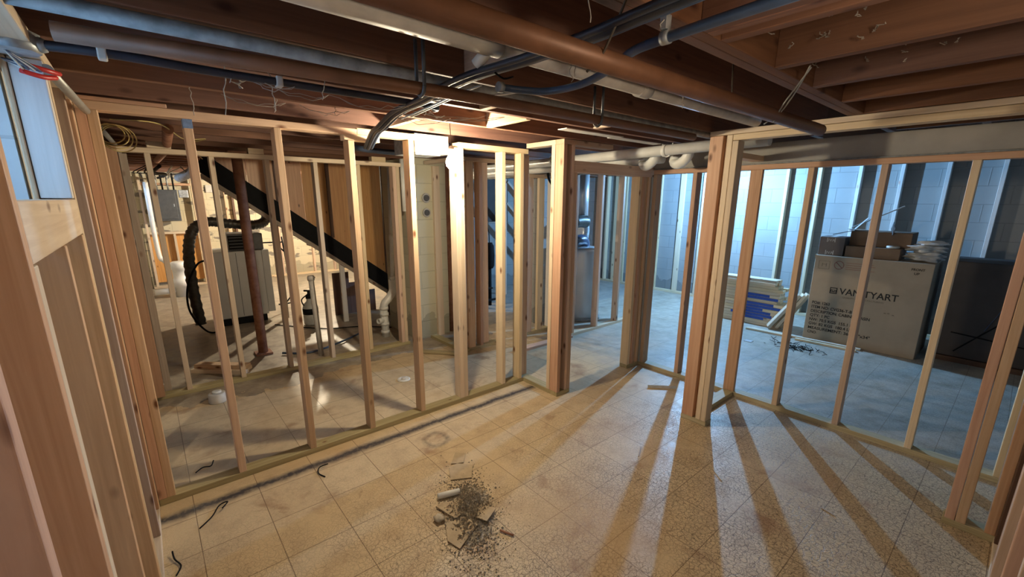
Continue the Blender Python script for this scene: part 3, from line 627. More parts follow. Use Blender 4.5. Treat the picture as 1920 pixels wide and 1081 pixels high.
tube('handle', spy, [(1.49, 6.05, 0.47), (1.55, 6.05, 0.46), (1.60, 6.05, 0.455)], 0.012, BLACK); tube('wand', spy, [(1.56, 6.0, 0.45), (1.50, 5.98, 0.42), (1.44, 6.0, 0.36), (1.46, 6.0, 0.28)], 0.008, BLACK, 8, 5)
# white drain stack with offset
ds = thing('drain_stack', 'white plastic drain stack with an offset bend and side tee left of the chimney', 'drain pipe', (2.1, 4.9, 0))
tube('upper_pipe', ds, [(2.26, 4.9, 2.04), (2.24, 4.9, 1.2), (2.22, 4.9, 0.70)], 0.024, PVC, 16)
tube('bend', ds, [(2.22, 4.9, 0.70), (2.22, 4.9, 0.58), (2.17, 4.9, 0.49), (2.10, 4.9, 0.42), (2.085, 4.9, 0.34)], 0.046, PVC, 18, 5)
tube('lower_pipe', ds, [(2.085, 4.9, 0.36), (2.09, 4.9, 0.0)], 0.045, PVC, 20)
for z in (0.05, 0.15, 0.27, 0.345): lathe('coupling', ds, [(0.052, 0), (0.052, 0.035)], PVC, (2.088, 4.9, z))
tube('tee_branch', ds, [(2.08, 4.9, 0.22), (1.99, 4.86, 0.22)], 0.032, PVC, 16, 0, 0.25); lathe('coupling', ds, [(0.032, 0), (0.034, 0.05), (0.030, 0.06)], PVC, (2.22, 4.9, 0.68))
tube('cross_pipe', ds, [(1.76, 4.9, 2.03), (2.20, 4.9, 2.035), (2.26, 4.9, 2.0)], 0.024, PVC, 14, 4); lathe('coupling', ds, [(0.029, 0), (0.029, 0.07)], PVC, (2.238, 4.9, 1.18))
tube('vent_riser', None, [(2.46, 4.515, 1.52), (2.455, 4.515, 2.07)], 0.026, PVC, 14); tag(bpy.data.objects['vent_riser'], 'short white pipe ending part way down beside the second wall end stud', 'pipe')
bpy.data.objects['vent_riser'].location.x -= 0.22; bpy.data.objects['vent_riser'].location.y += 0.0
# debris around the utility floor
tube('blue_hose', None, [(0.95, 5.0, 0.02), (1.2, 4.85, 0.015), (1.6, 5.0, 0.02), (1.95, 5.25, 0.015)], 0.012, BLUEH, 8, 8); tag(bpy.data.objects['blue_hose'], 'dark blue hose lying on the dirty concrete behind the second wall', 'hose')
tube('floor_cable', None, [(1.15, 6.3, 0.01), (1.6, 5.7, 0.01), (2.0, 5.5, 0.01), (2.3, 5.2, 0.01)], 0.007, BLACK, 6, 8); tag(bpy.data.objects['floor_cable'], 'thin black cable lying on the floor under the stairs', 'cable')
sc = [((0.16, 5.02), (0.56, 4.66), 0.0), ((0.24, 5.06), (0.60, 4.75), 0.0)]
for (a, b_, z), lab in zip(sc, ('wood offcut lying flat behind the second wall, nearest the plate', 'wood offcut lying flat behind the second wall, further from the plate')):
    o = beam('wood_offcut', None, (a[0], a[1], T / 2), (b_[0], b_[1], T / 2), D - 0.02, T, W_PALE, 0); tag(o, lab, 'offcut', 'wood offcuts behind the second wall')
o = beam('wood_offcut', None, (0.20, 5.04, T * 1.55), (0.58, 4.70, T * 1.55), D, T, W_NEW, 0); tag(o, 'wood offcut laid on top of two others behind the second wall', 'offcut', 'wood offcuts behind the second wall')
cp = thing('floor_drain_stub', 'short grey white pipe stub wrapped in tape rising from the patched floor', 'pipe stub', (0.26, 4.12, 0))
lathe('collar', cp, [(0.063, 0), (0.066, 0.01), (0.062, 0.075), (0.055, 0.08)], PVC_D, (0.26, 4.12, 0)); lathe('cap', cp, [(0.034, 0.079), (0.034, 0.095), (0.022, 0.097)], PVC, (0.26, 4.12, 0))
fd = thing('floor_flange', 'white round floor fitting set in the floor between the two stud walls', 'fitting', (1.66, 3.55, 0))
lathe('ring', fd, [(0.06, 0), (0.06, 0.008), (0.04, 0.010), (0.035, 0.004)], PVC, (1.66, 3.55, 0)); lathe('plug', fd, [(0.02, 0), (0.022, 0.02)], PVC_D, (1.66, 3.55, 0.004))

# ------------------------------------------------------------------ water heater beyond the doorway
wh = thing('water_heater', 'tall silver jacketed water heater cylinder beyond the doorway', 'water heater', (4.66, 4.0, 0))
lathe('tank', wh, [(0.24, 0), (0.25, 0.03), (0.25, 0.30), (0.235, 0.38), (0.25, 0.55), (0.25, 0.96), (0.22, 1.01), (0.10, 1.03)], SILV, (4.66, 4.02, 0))
lathe('base_pan', wh, [(0.29, 0), (0.29, 0.03)], GALV_D, (4.66, 4.02, 0))
fl_ = thing('flue_duct', 'black and blue flue elbow joined to the tall duct above the water heater', 'duct', (4.6, 3.95, 1.2))
tube('elbow', fl_, [(4.66, 3.98, 1.02), (4.66, 3.98, 1.08), (4.58, 3.96, 1.12), (4.40, 3.95, 1.10)], 0.075, BLUEH, 18, 6)
tube('elbow', fl_, [(4.45, 4.0, 1.36), (4.58, 4.0, 1.37), (4.70, 4.0, 1.36)], 0.085, DUCTF, 18, 4)
tube('riser', fl_, [(4.72, 4.1, 1.3), (4.72, 4.1, 2.09)], 0.09, SILV, 20)
tube('liner', fl_, [(4.93, 4.2, 1.32), (4.95, 4.2, 1.22), (4.93, 4.2, 1.08)], 0.05, GALV, 14, 4)
bp = thing('block_pier', 'white painted block pier behind the doorway post', 'pier', (4.05, 4.3, 0))
quads('masonry', bp, box_faces(3.92, 4.25, 4.15, 4.6, 0, 2.1), BLK_W)
tube('black_cable', None, [(3.70, 3.78, 2.07), (3.72, 3.76, 1.9), (3.80, 3.76, 1.78), (3.83, 3.76, 1.5), (3.83, 3.76, 0.015)], 0.015, BLACK, 10, 8); tag(bpy.data.objects['black_cable'], 'thick black cable curving down beside the doorway post', 'cable')

# ------------------------------------------------------------------ pipes overhead
def strap(parent, x, y, z, r, mat=BLACK, up=2.13):
    tube('strap', parent, [(x, y - r, z), (x, y - r, up)], 0.006, mat, 6); tube('strap', parent, [(x, y + r, z), (x, y + r, up)], 0.006, mat, 6)
    tube('strap', parent, [(x, y + r, z), (x, y + r * 0.7, z - r * 0.75), (x, y, z - r - 0.003), (x, y - r * 0.7, z - r * 0.75), (x, y - r, z)], 0.006, mat, 6, 4)
p1 = thing('water_pipe', 'dusty galvanised pipe clipped under a joist, running the full room at upper left', 'pipe', (1.2, 1.53, 2.08))
tube('pipe', p1, [(-0.255, 1.525, 2.078), (3.2, 1.525, 2.078)], 0.0195, GALV_D, 20)
bd('clip', p1, 2.70, 2.74, 1.50, 1.55, 2.052, 2.057, CABW, 0.001)
p2 = thing('iron_pipe', 'brown iron pipe with an open cut end hung below the galvanised pipe', 'pipe', (1.2, 1.36, 2.0))
tube('pipe', p2, [(-0.088, 1.42, 1.995), (0.84, 1.335, 1.995), (2.46, 1.33, 2.0)], 0.0195, BROWNP, 20, 0, 0.2)
for x in (0.74, 1.62): strap(p2, x, 1.335, 1.998, 0.024, APPD, 2.14)
p3 = thing('iron_pipe', 'thickest brown iron pipe ending in mid air before the closet header', 'pipe', (1.2, 0.77, 1.99))
tube('pipe', p3, [(0.0, 0.775, 1.99), (2.62, 0.76, 1.99)], 0.027, BROWNP, 24, 0, 0.15)
tube('hanger_wire', p3, [(2.02, 0.79, 1.958), (2.04, 0.74, 2.0), (1.95, 0.66, 2.06), (1.86, 0.60, 2.11)], 0.003, EMT, 6, 5)
tube('hanger_wire', p3, [(2.02, 0.755, 1.96), (2.0, 0.72, 2.02), (1.87, 0.60, 2.105)], 0.003, EMT, 6, 5)
tube('hanger_wire', p3, [(0.90, 0.785, 1.96), (0.91, 0.74, 2.0), (0.89, 0.64, 2.14), (0.89, 0.58, 2.3)], 0.003, WIRE, 6, 5)
tube('hanger_wire', p3, [(1.73, 0.80, 1.99), (1.75, 0.82, 2.16)], 0.003, WIRE, 6)
p4 = thing('vent_pipe', 'dusty white plastic pipe tucked between two joists, overhead centre', 'pipe', (1.2, 1.19, 2.12))
tube('pipe', p4, [(-0.25, 1.165, 2.115), (0.93, 1.175, 2.115)], 0.034, PVC_D, 22); tube('pipe', p4, [(0.90, 1.175, 2.115), (2.95, 1.20, 2.12)], 0.031, PVC_D, 22)
tube('stub', p4, [(0.90, 1.19, 2.10), (0.885, 1.235, 2.068)], 0.018, PVC_D, 16, 0, 0.25); lathe('coupling', p4, [(0.037, 0), (0.037, 0.07)], PVC_D, (1.70, 1.19, 2.118), 20, RLX)
p5 = thing('conduit', 'dark flexible conduit strapped along a joist at upper left, joined to the wall box', 'conduit', (0.5, 1.84, 2.06))
tube('sleeve', p5, [(-0.15, 1.86, 2.06), (0.0, 1.84, 2.062), (0.25, 1.85, 2.06), (0.6, 1.85, 2.06), (1.06, 1.85, 2.06), (1.12, 1.9, 2.06)], 0.0135, BLACKP, 14, 6)
bd('clip', p5, -0.03, -0.008, 1.825, 1.862, 2.042, 2.078, CABW, 0.004); bd('clip', p5, 0.44, 0.462, 1.832, 1.870, 2.042, 2.078, CABW, 0.004)
jb = thing('junction_box', 'open junction box with blue wires at the upper left corner', 'junction box', (-0.2, 1.87, 2.06))
lathe('box', jb, [(0.055, -0.02), (0.058, 0.0), (0.058, 0.03), (0.05, 0.032)], GALV, (-0.20, 1.865, 2.055), 8); lathe('connector', jb, [(0.018, 0), (0.020, 0.02), (0.016, 0.03)], GALV, (-0.162, 1.862, 2.06), 16, RLX)
for k in range(4): tube('wire', jb, [(-0.215, 1.86, 2.035), (-0.20 + 0.012 * k, 1.93 + 0.01 * k, 2.01), (-0.205, 1.99, 2.02 + 0.004 * k), (-0.25, 2.02, 2.045)], 0.003, BLUEH if k % 2 else CABW, 6, 5)
rc = thing('red_clamp', 'red handled clamp hanging from the blue wires at upper left', 'clamp', (-0.15, 1.98, 2.02))
tube('handle', rc, [(-0.205, 1.955, 2.005), (-0.165, 1.985, 2.0), (-0.14, 2.03, 2.01)], 0.007, RED, 8, 4); tube('handle', rc, [(-0.19, 1.94, 2.02), (-0.15, 1.97, 2.016), (-0.13, 2.02, 2.02)], 0.007, RED, 8, 4)
p6 = thing('steel_conduit', 'straight grey steel conduit angling along the top of the left wall', 'conduit', (-0.14, 2.4, 2.04))
tube('pipe', p6, [(-0.155, 2.02, 2.03), (-0.12, 2.80, 2.025)], 0.0145, EMT, 16); 
p6b = thing('steel_conduit', 'grey steel conduit continuing behind the long wall toward the far left', 'conduit', (-0.1, 5, 2.04))
tube('pipe', p6b, [(-0.13, 3.0, 2.045), (-0.07, 4.9, 2.05), (-0.05, 9.5, 2.05)], 0.0145, EMT, 14)
# bundle of black pipes crossing under the joists
sB = 0.39 / 0.41
bp_pts = [(1.30, 3.10), (1.14, 2.62), (1.08, 2.40), (1.05, 2.14), (1.01, 1.78), (0.97, 1.51), (0.96, 1.32), (0.98, 1.11), (0.98, 0.96), (0.98, 0.84), (0.965, 0.68), (0.95, 0.50), (0.93, 0.2), (0.92, -0.1)]
cb = thing('cable_bundle', 'bundle of thick black pipes and cables snaking across under the joists', 'cables', (1.0, 1.5, 2.05))
for dx, dz, r, mt in ((0, 0, 0.0125, BLACKP), (0.024, 0.004, 0.010, BLUEH), (-0.022, 0.002, 0.010, BLACKP)):
    pts = [(x * sB + dx, y * sB if y < 2.3 else y - 0.115, 2.048 + dz - (0.03 if y > 3.0 else 0) + (0.0 if y < 2.3 else -0.035)) for x, y in bp_pts]
    tube('pipe', cb, pts, r, mt, 12, 6)
tube('white_cable', cb, [(1.03, 2.06, 2.028), (0.985, 1.70, 2.026), (0.96, 1.48, 2.028), (0.955, 1.3, 2.03)], 0.0035, CABW, 6, 6); tube('white_cable', cb, [(1.05, 2.00, 2.03), (1.0, 1.70, 2.026), (0.975, 1.45, 2.03)], 0.0035, CABW, 6, 6)
tube('white_cable', cb, [(0.97, 1.66, 2.04), (1.06, 1.58, 2.05), (1.18, 1.46, 2.06), (1.26, 1.42, 2.08)], 0.004, CABW, 6, 6)
for y in (1.15, 1.42): tube('tie', cb, [(0.895, y, 2.03), (0.93, y, 2.018), (0.968, y, 2.03)], 0.003, BLACK, 6, 3)
hs = thing('blue_hose', 'glossy dark blue hose bowing under the joists with a metal clamp', 'hose', (1.1, 1.0, 2.04))
tube('hose', hs, [(1.06, 1.33, 2.045), (1.12, 1.31, 2.043), (1.20, 1.26, 2.04), (1.235, 1.17, 2.04), (1.22, 1.05, 2.04), (1.16, 0.90, 2.045), (1.11, 0.80, 2.052), (1.07, 0.68, 2.045), (1.055, 0.5, 2.045), (1.04, 0.2, 2.045), (1.03, -0.2, 2.045)], 0.0125, BLUEH, 14, 7)
lathe('clamp', hs, [(0.0165, 0), (0.0165, 0.022)], GALV, (1.068, 0.665, 2.046), 16, Matrix.Rotation(-PI / 2, 3, 'X')); bd('clamp_tab', hs, 1.052, 1.075, 0.668, 0.686, 2.062, 2.095, GALV, 0.001)
lathe('clamp', hs, [(0.018, 0), (0.018, 0.02)], GALV, (1.05, 1.33, 2.045), 16, RLX)
# white pipes by the doorway
vp = thing('white_pipe', 'front one of two long white pipes hung above the doorway header', 'pipe', (3.33, 2.5, 2.04))
tube('pipe', vp, [(3.33, 1.25, 2.055), (3.36, 4.6, 2.02)], 0.042, PVC, 24)
for y in (2.02, 3.3): lathe('coupling', vp, [(0.048, 0), (0.048, 0.03)], PVC, (3.337, y, 2.045), 24, Matrix.Rotation(-PI / 2, 3, 'X'))
strap(vp, 3.34, 2.02, 2.045, 0.045, PVC, 2.099)
vp2 = thing('white_pipe', 'rear white pipe above the doorway, with two hanging trap bends', 'pipe', (3.5, 3.3, 1.96))
tube('pipe', vp2, [(3.50, 2.15, 2.005), (3.52, 5.0, 1.97)], 0.045, PVC, 24)
for y in (2.32, 2.02):
    tube('trap', vp2, [(3.50, y + 0.02, 2.0), (3.47, y, 1.955), (3.44, y - 0.06, 1.945), (3.42, y - 0.13, 1.985), (3.42, y - 0.15, 2.05)], 0.040, PVC, 18, 6)
    tube('trap_ring', vp2, [(3.497, y + 0.012, 2.0), (3.475, y + 0.004, 1.965)], 0.046, PVC, 18)
# small flex and old pipes behind the long wall
tube('brown_pipe', None, [(0.2, 3.5, 2.06), (0.25, 5.0, 2.06), (0.22, 6.5, 2.06)], 0.03, RUST, 12); tag(bpy.data.objects['brown_pipe'], 'rusty pipe overhead between the long wall and the second wall', 'pipe')
tube('black_duct', None, [(1.15, 3.15, 2.045), (1.3, 3.4, 2.03), (1.6, 3.55, 2.03), (2.0, 3.6, 2.04)], 0.022, BLACKP, 12, 6); tag(bpy.data.objects['black_duct'], 'black pipe continuing from the bundle behind the long wall', 'pipe')
tube('yellow_cable', None, [(-0.05, 3.05, 2.03), (0.15, 3.3, 2.06), (0.30, 3.9, 2.05), (0.45, 4.1, 2.08), (0.36, 4.3, 2.05), (0.5, 5.0, 2.0)], 0.0035, CABY, 6, 8); tag(bpy.data.objects['yellow_cable'], 'yellow cable draped under the joists behind the long wall', 'cable')
bm = bmesh.new()
for k in range(4):
    r = 0.05 + 0.006 * k; c = Vector((-0.055 + 0.008 * k, 2.98 + 0.015 * k, 1.955 - 0.006 * k))
    tube_bm(bm, [c + Vector((r * math.cos(a), 0.02 * math.sin(a * 2 + k), r * 0.9 * math.sin(a))) for a in [i * 2 * PI / 26 for i in range(27)]], 0.0028, 6, True)
tag(fin('cable_coil', bm, CABY), 'coil of yellow cable hung behind the corner of the long wall', 'cable coil')
# clutter of wiring over the far left
wc = thing('wiring_cluster', 'tangle of dark ducts and cables under the joists above the electrical panel', 'wiring', (0.5, 7.5, 2.0))
for k in range(12):
    x = 0.1 + 0.07 * k; tube('cable', wc, [(x, 9.9, 1.99), (x + random.uniform(-.1, .1), 8.6, 2.0), (x + random.uniform(-.15, .15), 7.5, 1.97), (x + random.uniform(-.1, .1), 6.95, 2.03)], random.choice((0.006, 0.01, 0.02)), random.choice((BLACK, EMT, CABW, WIRE)), 8, 5)
tube('duct', wc, [(0.6, 6.9, 2.03), (0.58, 7.4, 1.98), (0.5, 8.2, 1.94)], 0.06, GALV_D, 14, 5)
# galvanised duct box in the long wall
db = thing('duct_box', 'short galvanised sheet metal duct box next to the bulb', 'duct', (1.64, 2.95, 2.03))
bd('sheet', db, 1.505, 1.775, 2.83, 3.15, 1.965, 2.090, GALV, 0.002); bd('seam', db, 1.505, 1.70, 2.825, 2.829, 1.952, 1.966, GALV, 0.001)
# bulb
bl = thing('hanging_bulb', 'lit bare bulb hanging on a thin wire in front of the long wall', 'light bulb', (1.588, 2.50, 1.92))
BULB = emis('bulb_glow_warm', (1.0, 0.85, 0.60), 560)
lathe('glass', bl, [(0.014, 0.052), (0.019, 0.038), (0.033, 0.016), (0.038, -0.008), (0.034, -0.027), (0.019, -0.042), (0.003, -0.045)], BULB, (1.588, 2.50, 1.889), 16)
lathe('socket', bl, [(0.016, 0), (0.018, 0.03), (0.010, 0.045)], CABW, (1.588, 2.50, 1.940), 14); tube('wire', bl, [(1.588, 2.50, 1.98), (1.585, 2.50, 2.05), (1.57, 2.50, 2.333)], 0.0025, WIRE, 6, 4)
def bulb(nm, lab, p, col, st, r=0.03):
    t = thing(nm, lab, 'light bulb', p); M_ = emis('glow_' + str(int(p[0] * 100)), col, st)
    lathe('glass', t, [(0.4 * r, 1.4 * r), (0.9 * r, 0.4 * r), (r, -0.2 * r), (0.8 * r, -0.8 * r), (0.1 * r, -1.15 * r)], M_, p, 14)
    lathe('socket', t, [(0.5 * r, 0), (0.55 * r, r), (0.3 * r, 1.4 * r)], CABW, (p[0], p[1], p[2] + 1.4 * r), 12); tube('wire', t, [(p[0], p[1], p[2] + 2.7 * r), (p[0], p[1], 2.14)], 0.0025, WIRE, 6)
bulb('hanging_bulb', 'cool white bulb lighting the cartons room behind the closet post', (6.27, 3.01, 1.99), (0.25, 0.56, 1.0), 4400)
bulb('hanging_bulb', 'warm bulb lighting the utility area behind the stairs', (2.5, 8.3, 1.99), (1.0, 0.85, 0.62), 4200)

bulb('hanging_bulb', 'unseen fill globe added close behind the viewer near the right edge stud wall', (0.90, -0.04, 1.93), (1.0, 0.82, 0.60), 34, 0.06)  # added fill lamp, out of view, brightens near sides of joists and pipes

# ------------------------------------------------------------------ cartons room
RC = Matrix(((0, 0, -1), (-1, 0, 0), (0, 1, 0)))     # local x -> world -y, local y -> world z, local z -> world -x
bc = thing('carton', 'huge tan vanity carton printed with black text, resting on the floor', 'carton', (6.4, 1.08, 0))
bd('box', bc, 6.10, 6.80, 0.56, 1.605, 0, 1.030, CARD, 0.006)
FX = 6.0985
def ct(s, y, z, size, width, mat=INK, nm='printed_text', bold=0.0): text(s, bc, (FX, y, z), size, mat, RC, nm, 0.0004, bold, width)
ct('VANITYART', 1.312, 0.597, 0.103, 0.527, INK, 'brand_lettering', 0.0014)
ct('QUALITY IN MANUFACTURING', 1.273, 0.556, 0.026, 0.375, INKG)
for i, (s, w) in enumerate((('PO#: 1263', 0.178), ('ITEM NO: CVG36-T-B1', 0.415), ('DESCRIPTION: CABINET BASIN', 0.573), ('QTY: 1 PC', 0.20), ('NW: 70.5 KGS  155.1 LBS', 0.47), ('GW: 82 KGS  180.4 LBS', 0.45), ('MEASUREMENT: 36"x22"x34"', 0.605), ('C/NO:', 0.095))):
    ct(s, 1.559, 0.443 - 0.0525 * i, 0.047, w, INK, 'printed_text', 0.0009)
ct('FRONT', 0.732, 0.948, 0.034, 0.106, INK, 'printed_text', 0.0006); ct('UP', 0.705, 0.906, 0.034, 0.042, INK, 'printed_text', 0.0006)
def cbox(nm, y0, y1, z0, z1, mat, t=0.0006): bd(nm, bc, FX - t, FX + 0.001, y0, y1, z0, z1, mat, 0)
def LD(y0, y1, z0, z1, mat, t): bd('logo_detail', LM, FX - t, FX + 0.001, y0, y1, z0, z1, mat, 0)
LM = bd('logo_mark', bc, FX - 0.0006, FX + 0.001, 1.333, 1.405, 0.593, 0.665, INK, 0); LD(1.342, 1.396, 0.640, 0.656, CARD, 0.0012); LD(1.342, 1.396, 0.604, 0.611, CARD, 0.0012); LD(1.348, 1.356, 0.618, 0.632, CARD, 0.0012); LD(1.380, 1.388, 0.618, 0.632, CARD, 0.0012); LD(1.363, 1.374, 0.622, 0.636, CARD, 0.0012)
for y0, y1, z0, z1 in ((1.45, 1.56, 0.965, 0.968), (1.45, 1.56, 0.873, 0.876), (1.45, 1.453, 0.873, 0.968), (1.557, 1.56, 0.873, 0.968), (1.48, 1.486, 0.90, 0.94), (1.52, 1.526, 0.90, 0.94), (1.486, 1.52, 0.925, 0.930)): cbox('stamp', y0, y1, z0, z1, INKG)
bm = bmesh.new(); tube_bm(bm, [(0, 0.045 * math.cos(a), 0.045 * math.sin(a)) for a in [i * 2 * PI / 28 for i in range(29)]], 0.004, 6, False); tube_bm(bm, [(0, 0.03, 0.03), (0, -0.03, -0.03)], 0.004, 6)
fin('warning_symbol', bm, INKR, bc, (FX + 0.003, 1.36, 0.93))
for z, y1 in ((0.962, 1.05), (0.937, 1.03), (0.912, 1.10), (0.89, 1.03)): cbox('red_lines', y1, 1.295, z, z + 0.004, INKR)
for y, z in ((0.86, 0.45), (0.83, 0.452), (0.79, 0.44)): cbox('scuff', y, y + 0.02, z, z + 0.008, INKG)
bd('flap_edge', bc, 6.10, 6.80, 1.606, 1.612, 0.99, 1.034, CARD, 0.001)
b2 = thing('carton', 'dark wrapped carton with shadow put into its colour, to the right of the printed carton', 'carton', (6.6, 0.0, 0))
bd('box', b2, 6.35, 6.95, -0.48, 0.46, 0.06, 1.06, CARD_K, 0.01); bd('pallet', b2, 6.34, 6.96, -0.48, 0.46, 0, 0.055, W_DARK)  # shadow over this carton is painted into its near black card colour
beam('cord', b2, (6.345, 0.30, 0.12), (6.345, -0.35, 0.95), 0.008, 0.012, BLACK); beam('cord', b2, (6.342, 0.35, 0.32), (6.342, -0.4, 0.25), 0.008, 0.012, BLACK)
beam('wrap_glint', b2, (6.343, 0.12, 0.38), (6.343, 0.0, 0.72), 0.012, 0.006, BLUEH)  # bluish glint on the wrap, modelled as a thin blue bar
s1 = thing('carton', 'small grey brown carton with white printed bands at the left on the big carton', 'carton', (6.3, 1.48, 1.03))
bd('box', s1, 6.14, 6.42, 1.355, 1.60, 1.031, 1.245, CARD_G, 0.004)
for z in (1.04, 1.185):
    bd('printed_band', s1, 6.1375, 6.14, 1.445, 1.452, z, z + 0.05, INKW, 0); bd('printed_band', s1, 6.1375, 6.14, 1.52, 1.527, z, z + 0.05, INKW, 0); text('IVA', s1, (6.1375, 1.516, z + 0.008), 0.045, INKW, RC, 'printed_text', 0.0004)
bd('top_tape', s1, 6.15, 6.41, 1.45, 1.50, 1.246, 1.2475, BAG, 0)
s2 = thing('carton', 'low brown carton with a strip of blue tape on top of the big carton', 'carton', (6.3, 1.1, 1.03))
bd('box', s2, 6.13, 6.45, 0.855, 1.335, 1.031, 1.155, CARD_D, 0.004); bd('tape', s2, 6.1275, 6.45, 1.075, 1.115, 1.031, 1.157, BLUE, 0)
s3 = thing('carton', 'open dark brown carton with lifted flaps stacked above the taped carton', 'carton', (6.4, 1.1, 1.16))
bd('box', s3, 6.25, 6.60, 0.80, 1.335, 1.157, 1.32, CARD_D, 0.004); beam('flap', s3, (6.25, 1.20, 1.322), (6.13, 1.24, 1.345), 0.26, 0.004, BAG, 0); beam('flap', s3, (6.27, 0.98, 1.322), (6.22, 0.96, 1.40), 0.004, 0.12, CARD_K, 0)
beam('flap', s3, (6.26, 1.335, 1.32), (6.22, 1.50, 1.27), 0.12, 0.004, CARD_K, 0)
ld = lathe('plastic_disc', None, [(0.05, 0), (0.056, 0.004), (0.056, 0.022), (0.05, 0.026)], PLAST, (6.18, 0.93, 1.158)); tag(ld, 'round white plastic disc on the low taped carton', 'disc')
sk = beam('white_stick', None, (6.20, 1.33, 1.36), (6.5, 0.95, 1.60), 0.012, 0.012, BAG, 0); tag(sk, 'thin white stick poking up out of the open carton', 'stick')
sk = beam('blue_strip', None, (6.16, 1.30, 1.33), (6.24, 1.20, 1.47), 0.03, 0.004, BAG, 0); tag(sk, 'short pale blue strip leaning on the open carton', 'strip')
def blob(name, p, s, mat, seed, sub=3, amp=0.22):
    rnd = random.Random(seed); bm = bmesh.new(); bmesh.ops.create_icosphere(bm, subdivisions=sub, radius=1)
    ph = [rnd.uniform(0, 6) for _ in range(6)]
    for v in bm.verts:
        c = v.co; k = 1 + amp * (math.sin(c.x * 5 + ph[0]) * math.cos(c.y * 4 + ph[1]) + 0.6 * math.sin(c.z * 9 + ph[2] + c.x * 6)) * 0.6
        v.co = Vector((c.x * s[0] * k, c.y * s[1] * k, max(c.z * s[2] * k, -s[2] * 0.9)))
        v.co.z += s[2] * 0.9
    for f in bm.faces: f.smooth = True
    return fin(name, bm, mat, None, p)
tag(blob('plastic_bag', (6.30, 0.68, 1.032), (0.12, 0.145, 0.055), BAG, 1, 4, 0.45), 'lower of two crumpled white plastic bags on the big carton', 'bag')
tag(blob('plastic_bag', (6.30, 0.67, 1.128), (0.11, 0.14, 0.045), BAG, 2, 4, 0.45), 'crumpled white plastic bag stacked on another under the folded sheet', 'bag')
tag(blob('folded_sheet', (6.27, 0.63, 1.208), (0.09, 0.12, 0.024), CURT, 5, 4, 0.3), 'folded white sheet with blue edge on top of the plastic bags', 'sheet')
# lumber stack: ends face the camera side
lay = 0
LG = 'lumber boards in the stack'
words = ['bottom', 'second', 'third', 'fourth', 'fifth', 'sixth', 'seventh', 'eighth', 'ninth', 'tenth', 'eleventh', 'twelfth', 'thirteenth', 'fourteenth', 'fifteenth', 'top']
for k in range(16):
    z = 0.002 + k * 0.0395; sh_ = random.uniform(-0.03, 0.05); n = 3 if k < 13 else 2
    for c in range(n):
        x0 = 6.22 + c * 0.092 + random.uniform(-0.004, 0.004); y0 = 1.93 + sh_ + random.uniform(-0.03, 0.03) + (0.06 if k > 12 else 0)
        o = bd('lumber_board', None, x0, x0 + D, y0, y0 + 0.92, z, z + T, W_PALE)
        tag(o, '%s layer board of the lumber stack, %s' % (words[k], ('nearest the wall opening', 'in the middle column', 'furthest column from the camera')[c]), 'board', LG)
        if c == 0 and 2 <= k <= 10 and k != 8:
            bd('blue_paint', o, x0 - 0.0012, x0, y0 + 0.02 + 0.1 * (k % 3), y0 + 0.55, z + 0.002, z + 0.036, BLUE, 0)
for i, (ya, yb, xo, lab) in enumerate(((1.97, 1.76, 0, 'leftmost'), (1.90, 1.72, 0.05, 'middle'), (1.87, 1.70, 0.12, 'rightmost'))):
    o = beam('lumber_board', None, (6.16 + xo, ya + 0.05, 0.03), (6.22 + xo, yb - 0.02, 0.50), D, T, W_PALE, 0.3)
    tag(o, '%s of the short boards leaning between lumber stack and carton' % lab, 'board', 'leaning boards')
for i, (a, b_, lab) in enumerate((((5.96, 2.15), (6.02, 1.0), 'longest thin board lying on the floor before the printed carton'), ((5.90, 1.62), (5.93, 1.02), 'short thin board lying beside the longest one before the carton'), ((5.92, 2.2), (5.95, 1.68), 'thin board on the floor nearest the lumber stack'))):
    o = beam('floor_board', None, (a[0], a[1], 0.013 + 0.0), (b_[0], b_[1], 0.013), 0.045, 0.024, W_PALE, 0); tag(o, lab, 'board')
bm = bmesh.new()
for k in range(90):
    x, y = 5.55 + random.gauss(0, 0.08), 1.52 + random.gauss(0, 0.12); a = random.uniform(0, 6.28); l = random.uniform(0.03, 0.09); z = random.uniform(0.004, 0.03)
    tube_bm(bm, [(x, y, z), (x + l * math.cos(a), y + l * math.sin(a), random.uniform(0.004, 0.03))], 0.003, 5)
tag(fin('wire_scraps', bm, BLACK), 'heap of black wire scraps on the floor before the printed carton', 'scraps', None, 'stuff')
o = bd('paper_scrap', None, 5.36, 5.44, 1.92, 2.0, 0.0, 0.006, BAG, 0); tag(o, 'white paper scrap left of the black wire heap', 'paper scrap')

# ------------------------------------------------------------------ debris on the main floor
bm = bmesh.new(); rnd = random.Random(3)
from mathutils import noise as mn
def mound(x, y):
    u = (x - 1.12) - 0.42 * (y - 1.68); v = (y - 1.70) * 0.60
    d = math.sqrt(u * u + v * v) + 0.05 * mn.noise(Vector((x * 9, y * 9, 0)))
    return max(0.0, 0.135 - d) * 0.13 * (0.8 + 0.9 * abs(mn.noise(Vector((x * 30, y * 30, 3))))) + 0.004 * mn.noise(Vector((x * 70, y * 70, 7))) * (1 if d < 0.13 else 0)
G_ = {}; st_ = 0.006
for i in range(-70, 71):
    for j in range(-80, 81):
        x = 1.12 + i * st_; y = 1.70 + j * st_; h = mound(x, y)
        if h > 0.0008: G_[(i, j)] = bm.verts.new((x, y, h))
for (i, j), v in list(G_.items()):
    q = [G_.get(k) for k in ((i, j), (i + 1, j), (i + 1, j + 1), (i, j + 1))]
    if all(q): bm.faces.new(q)
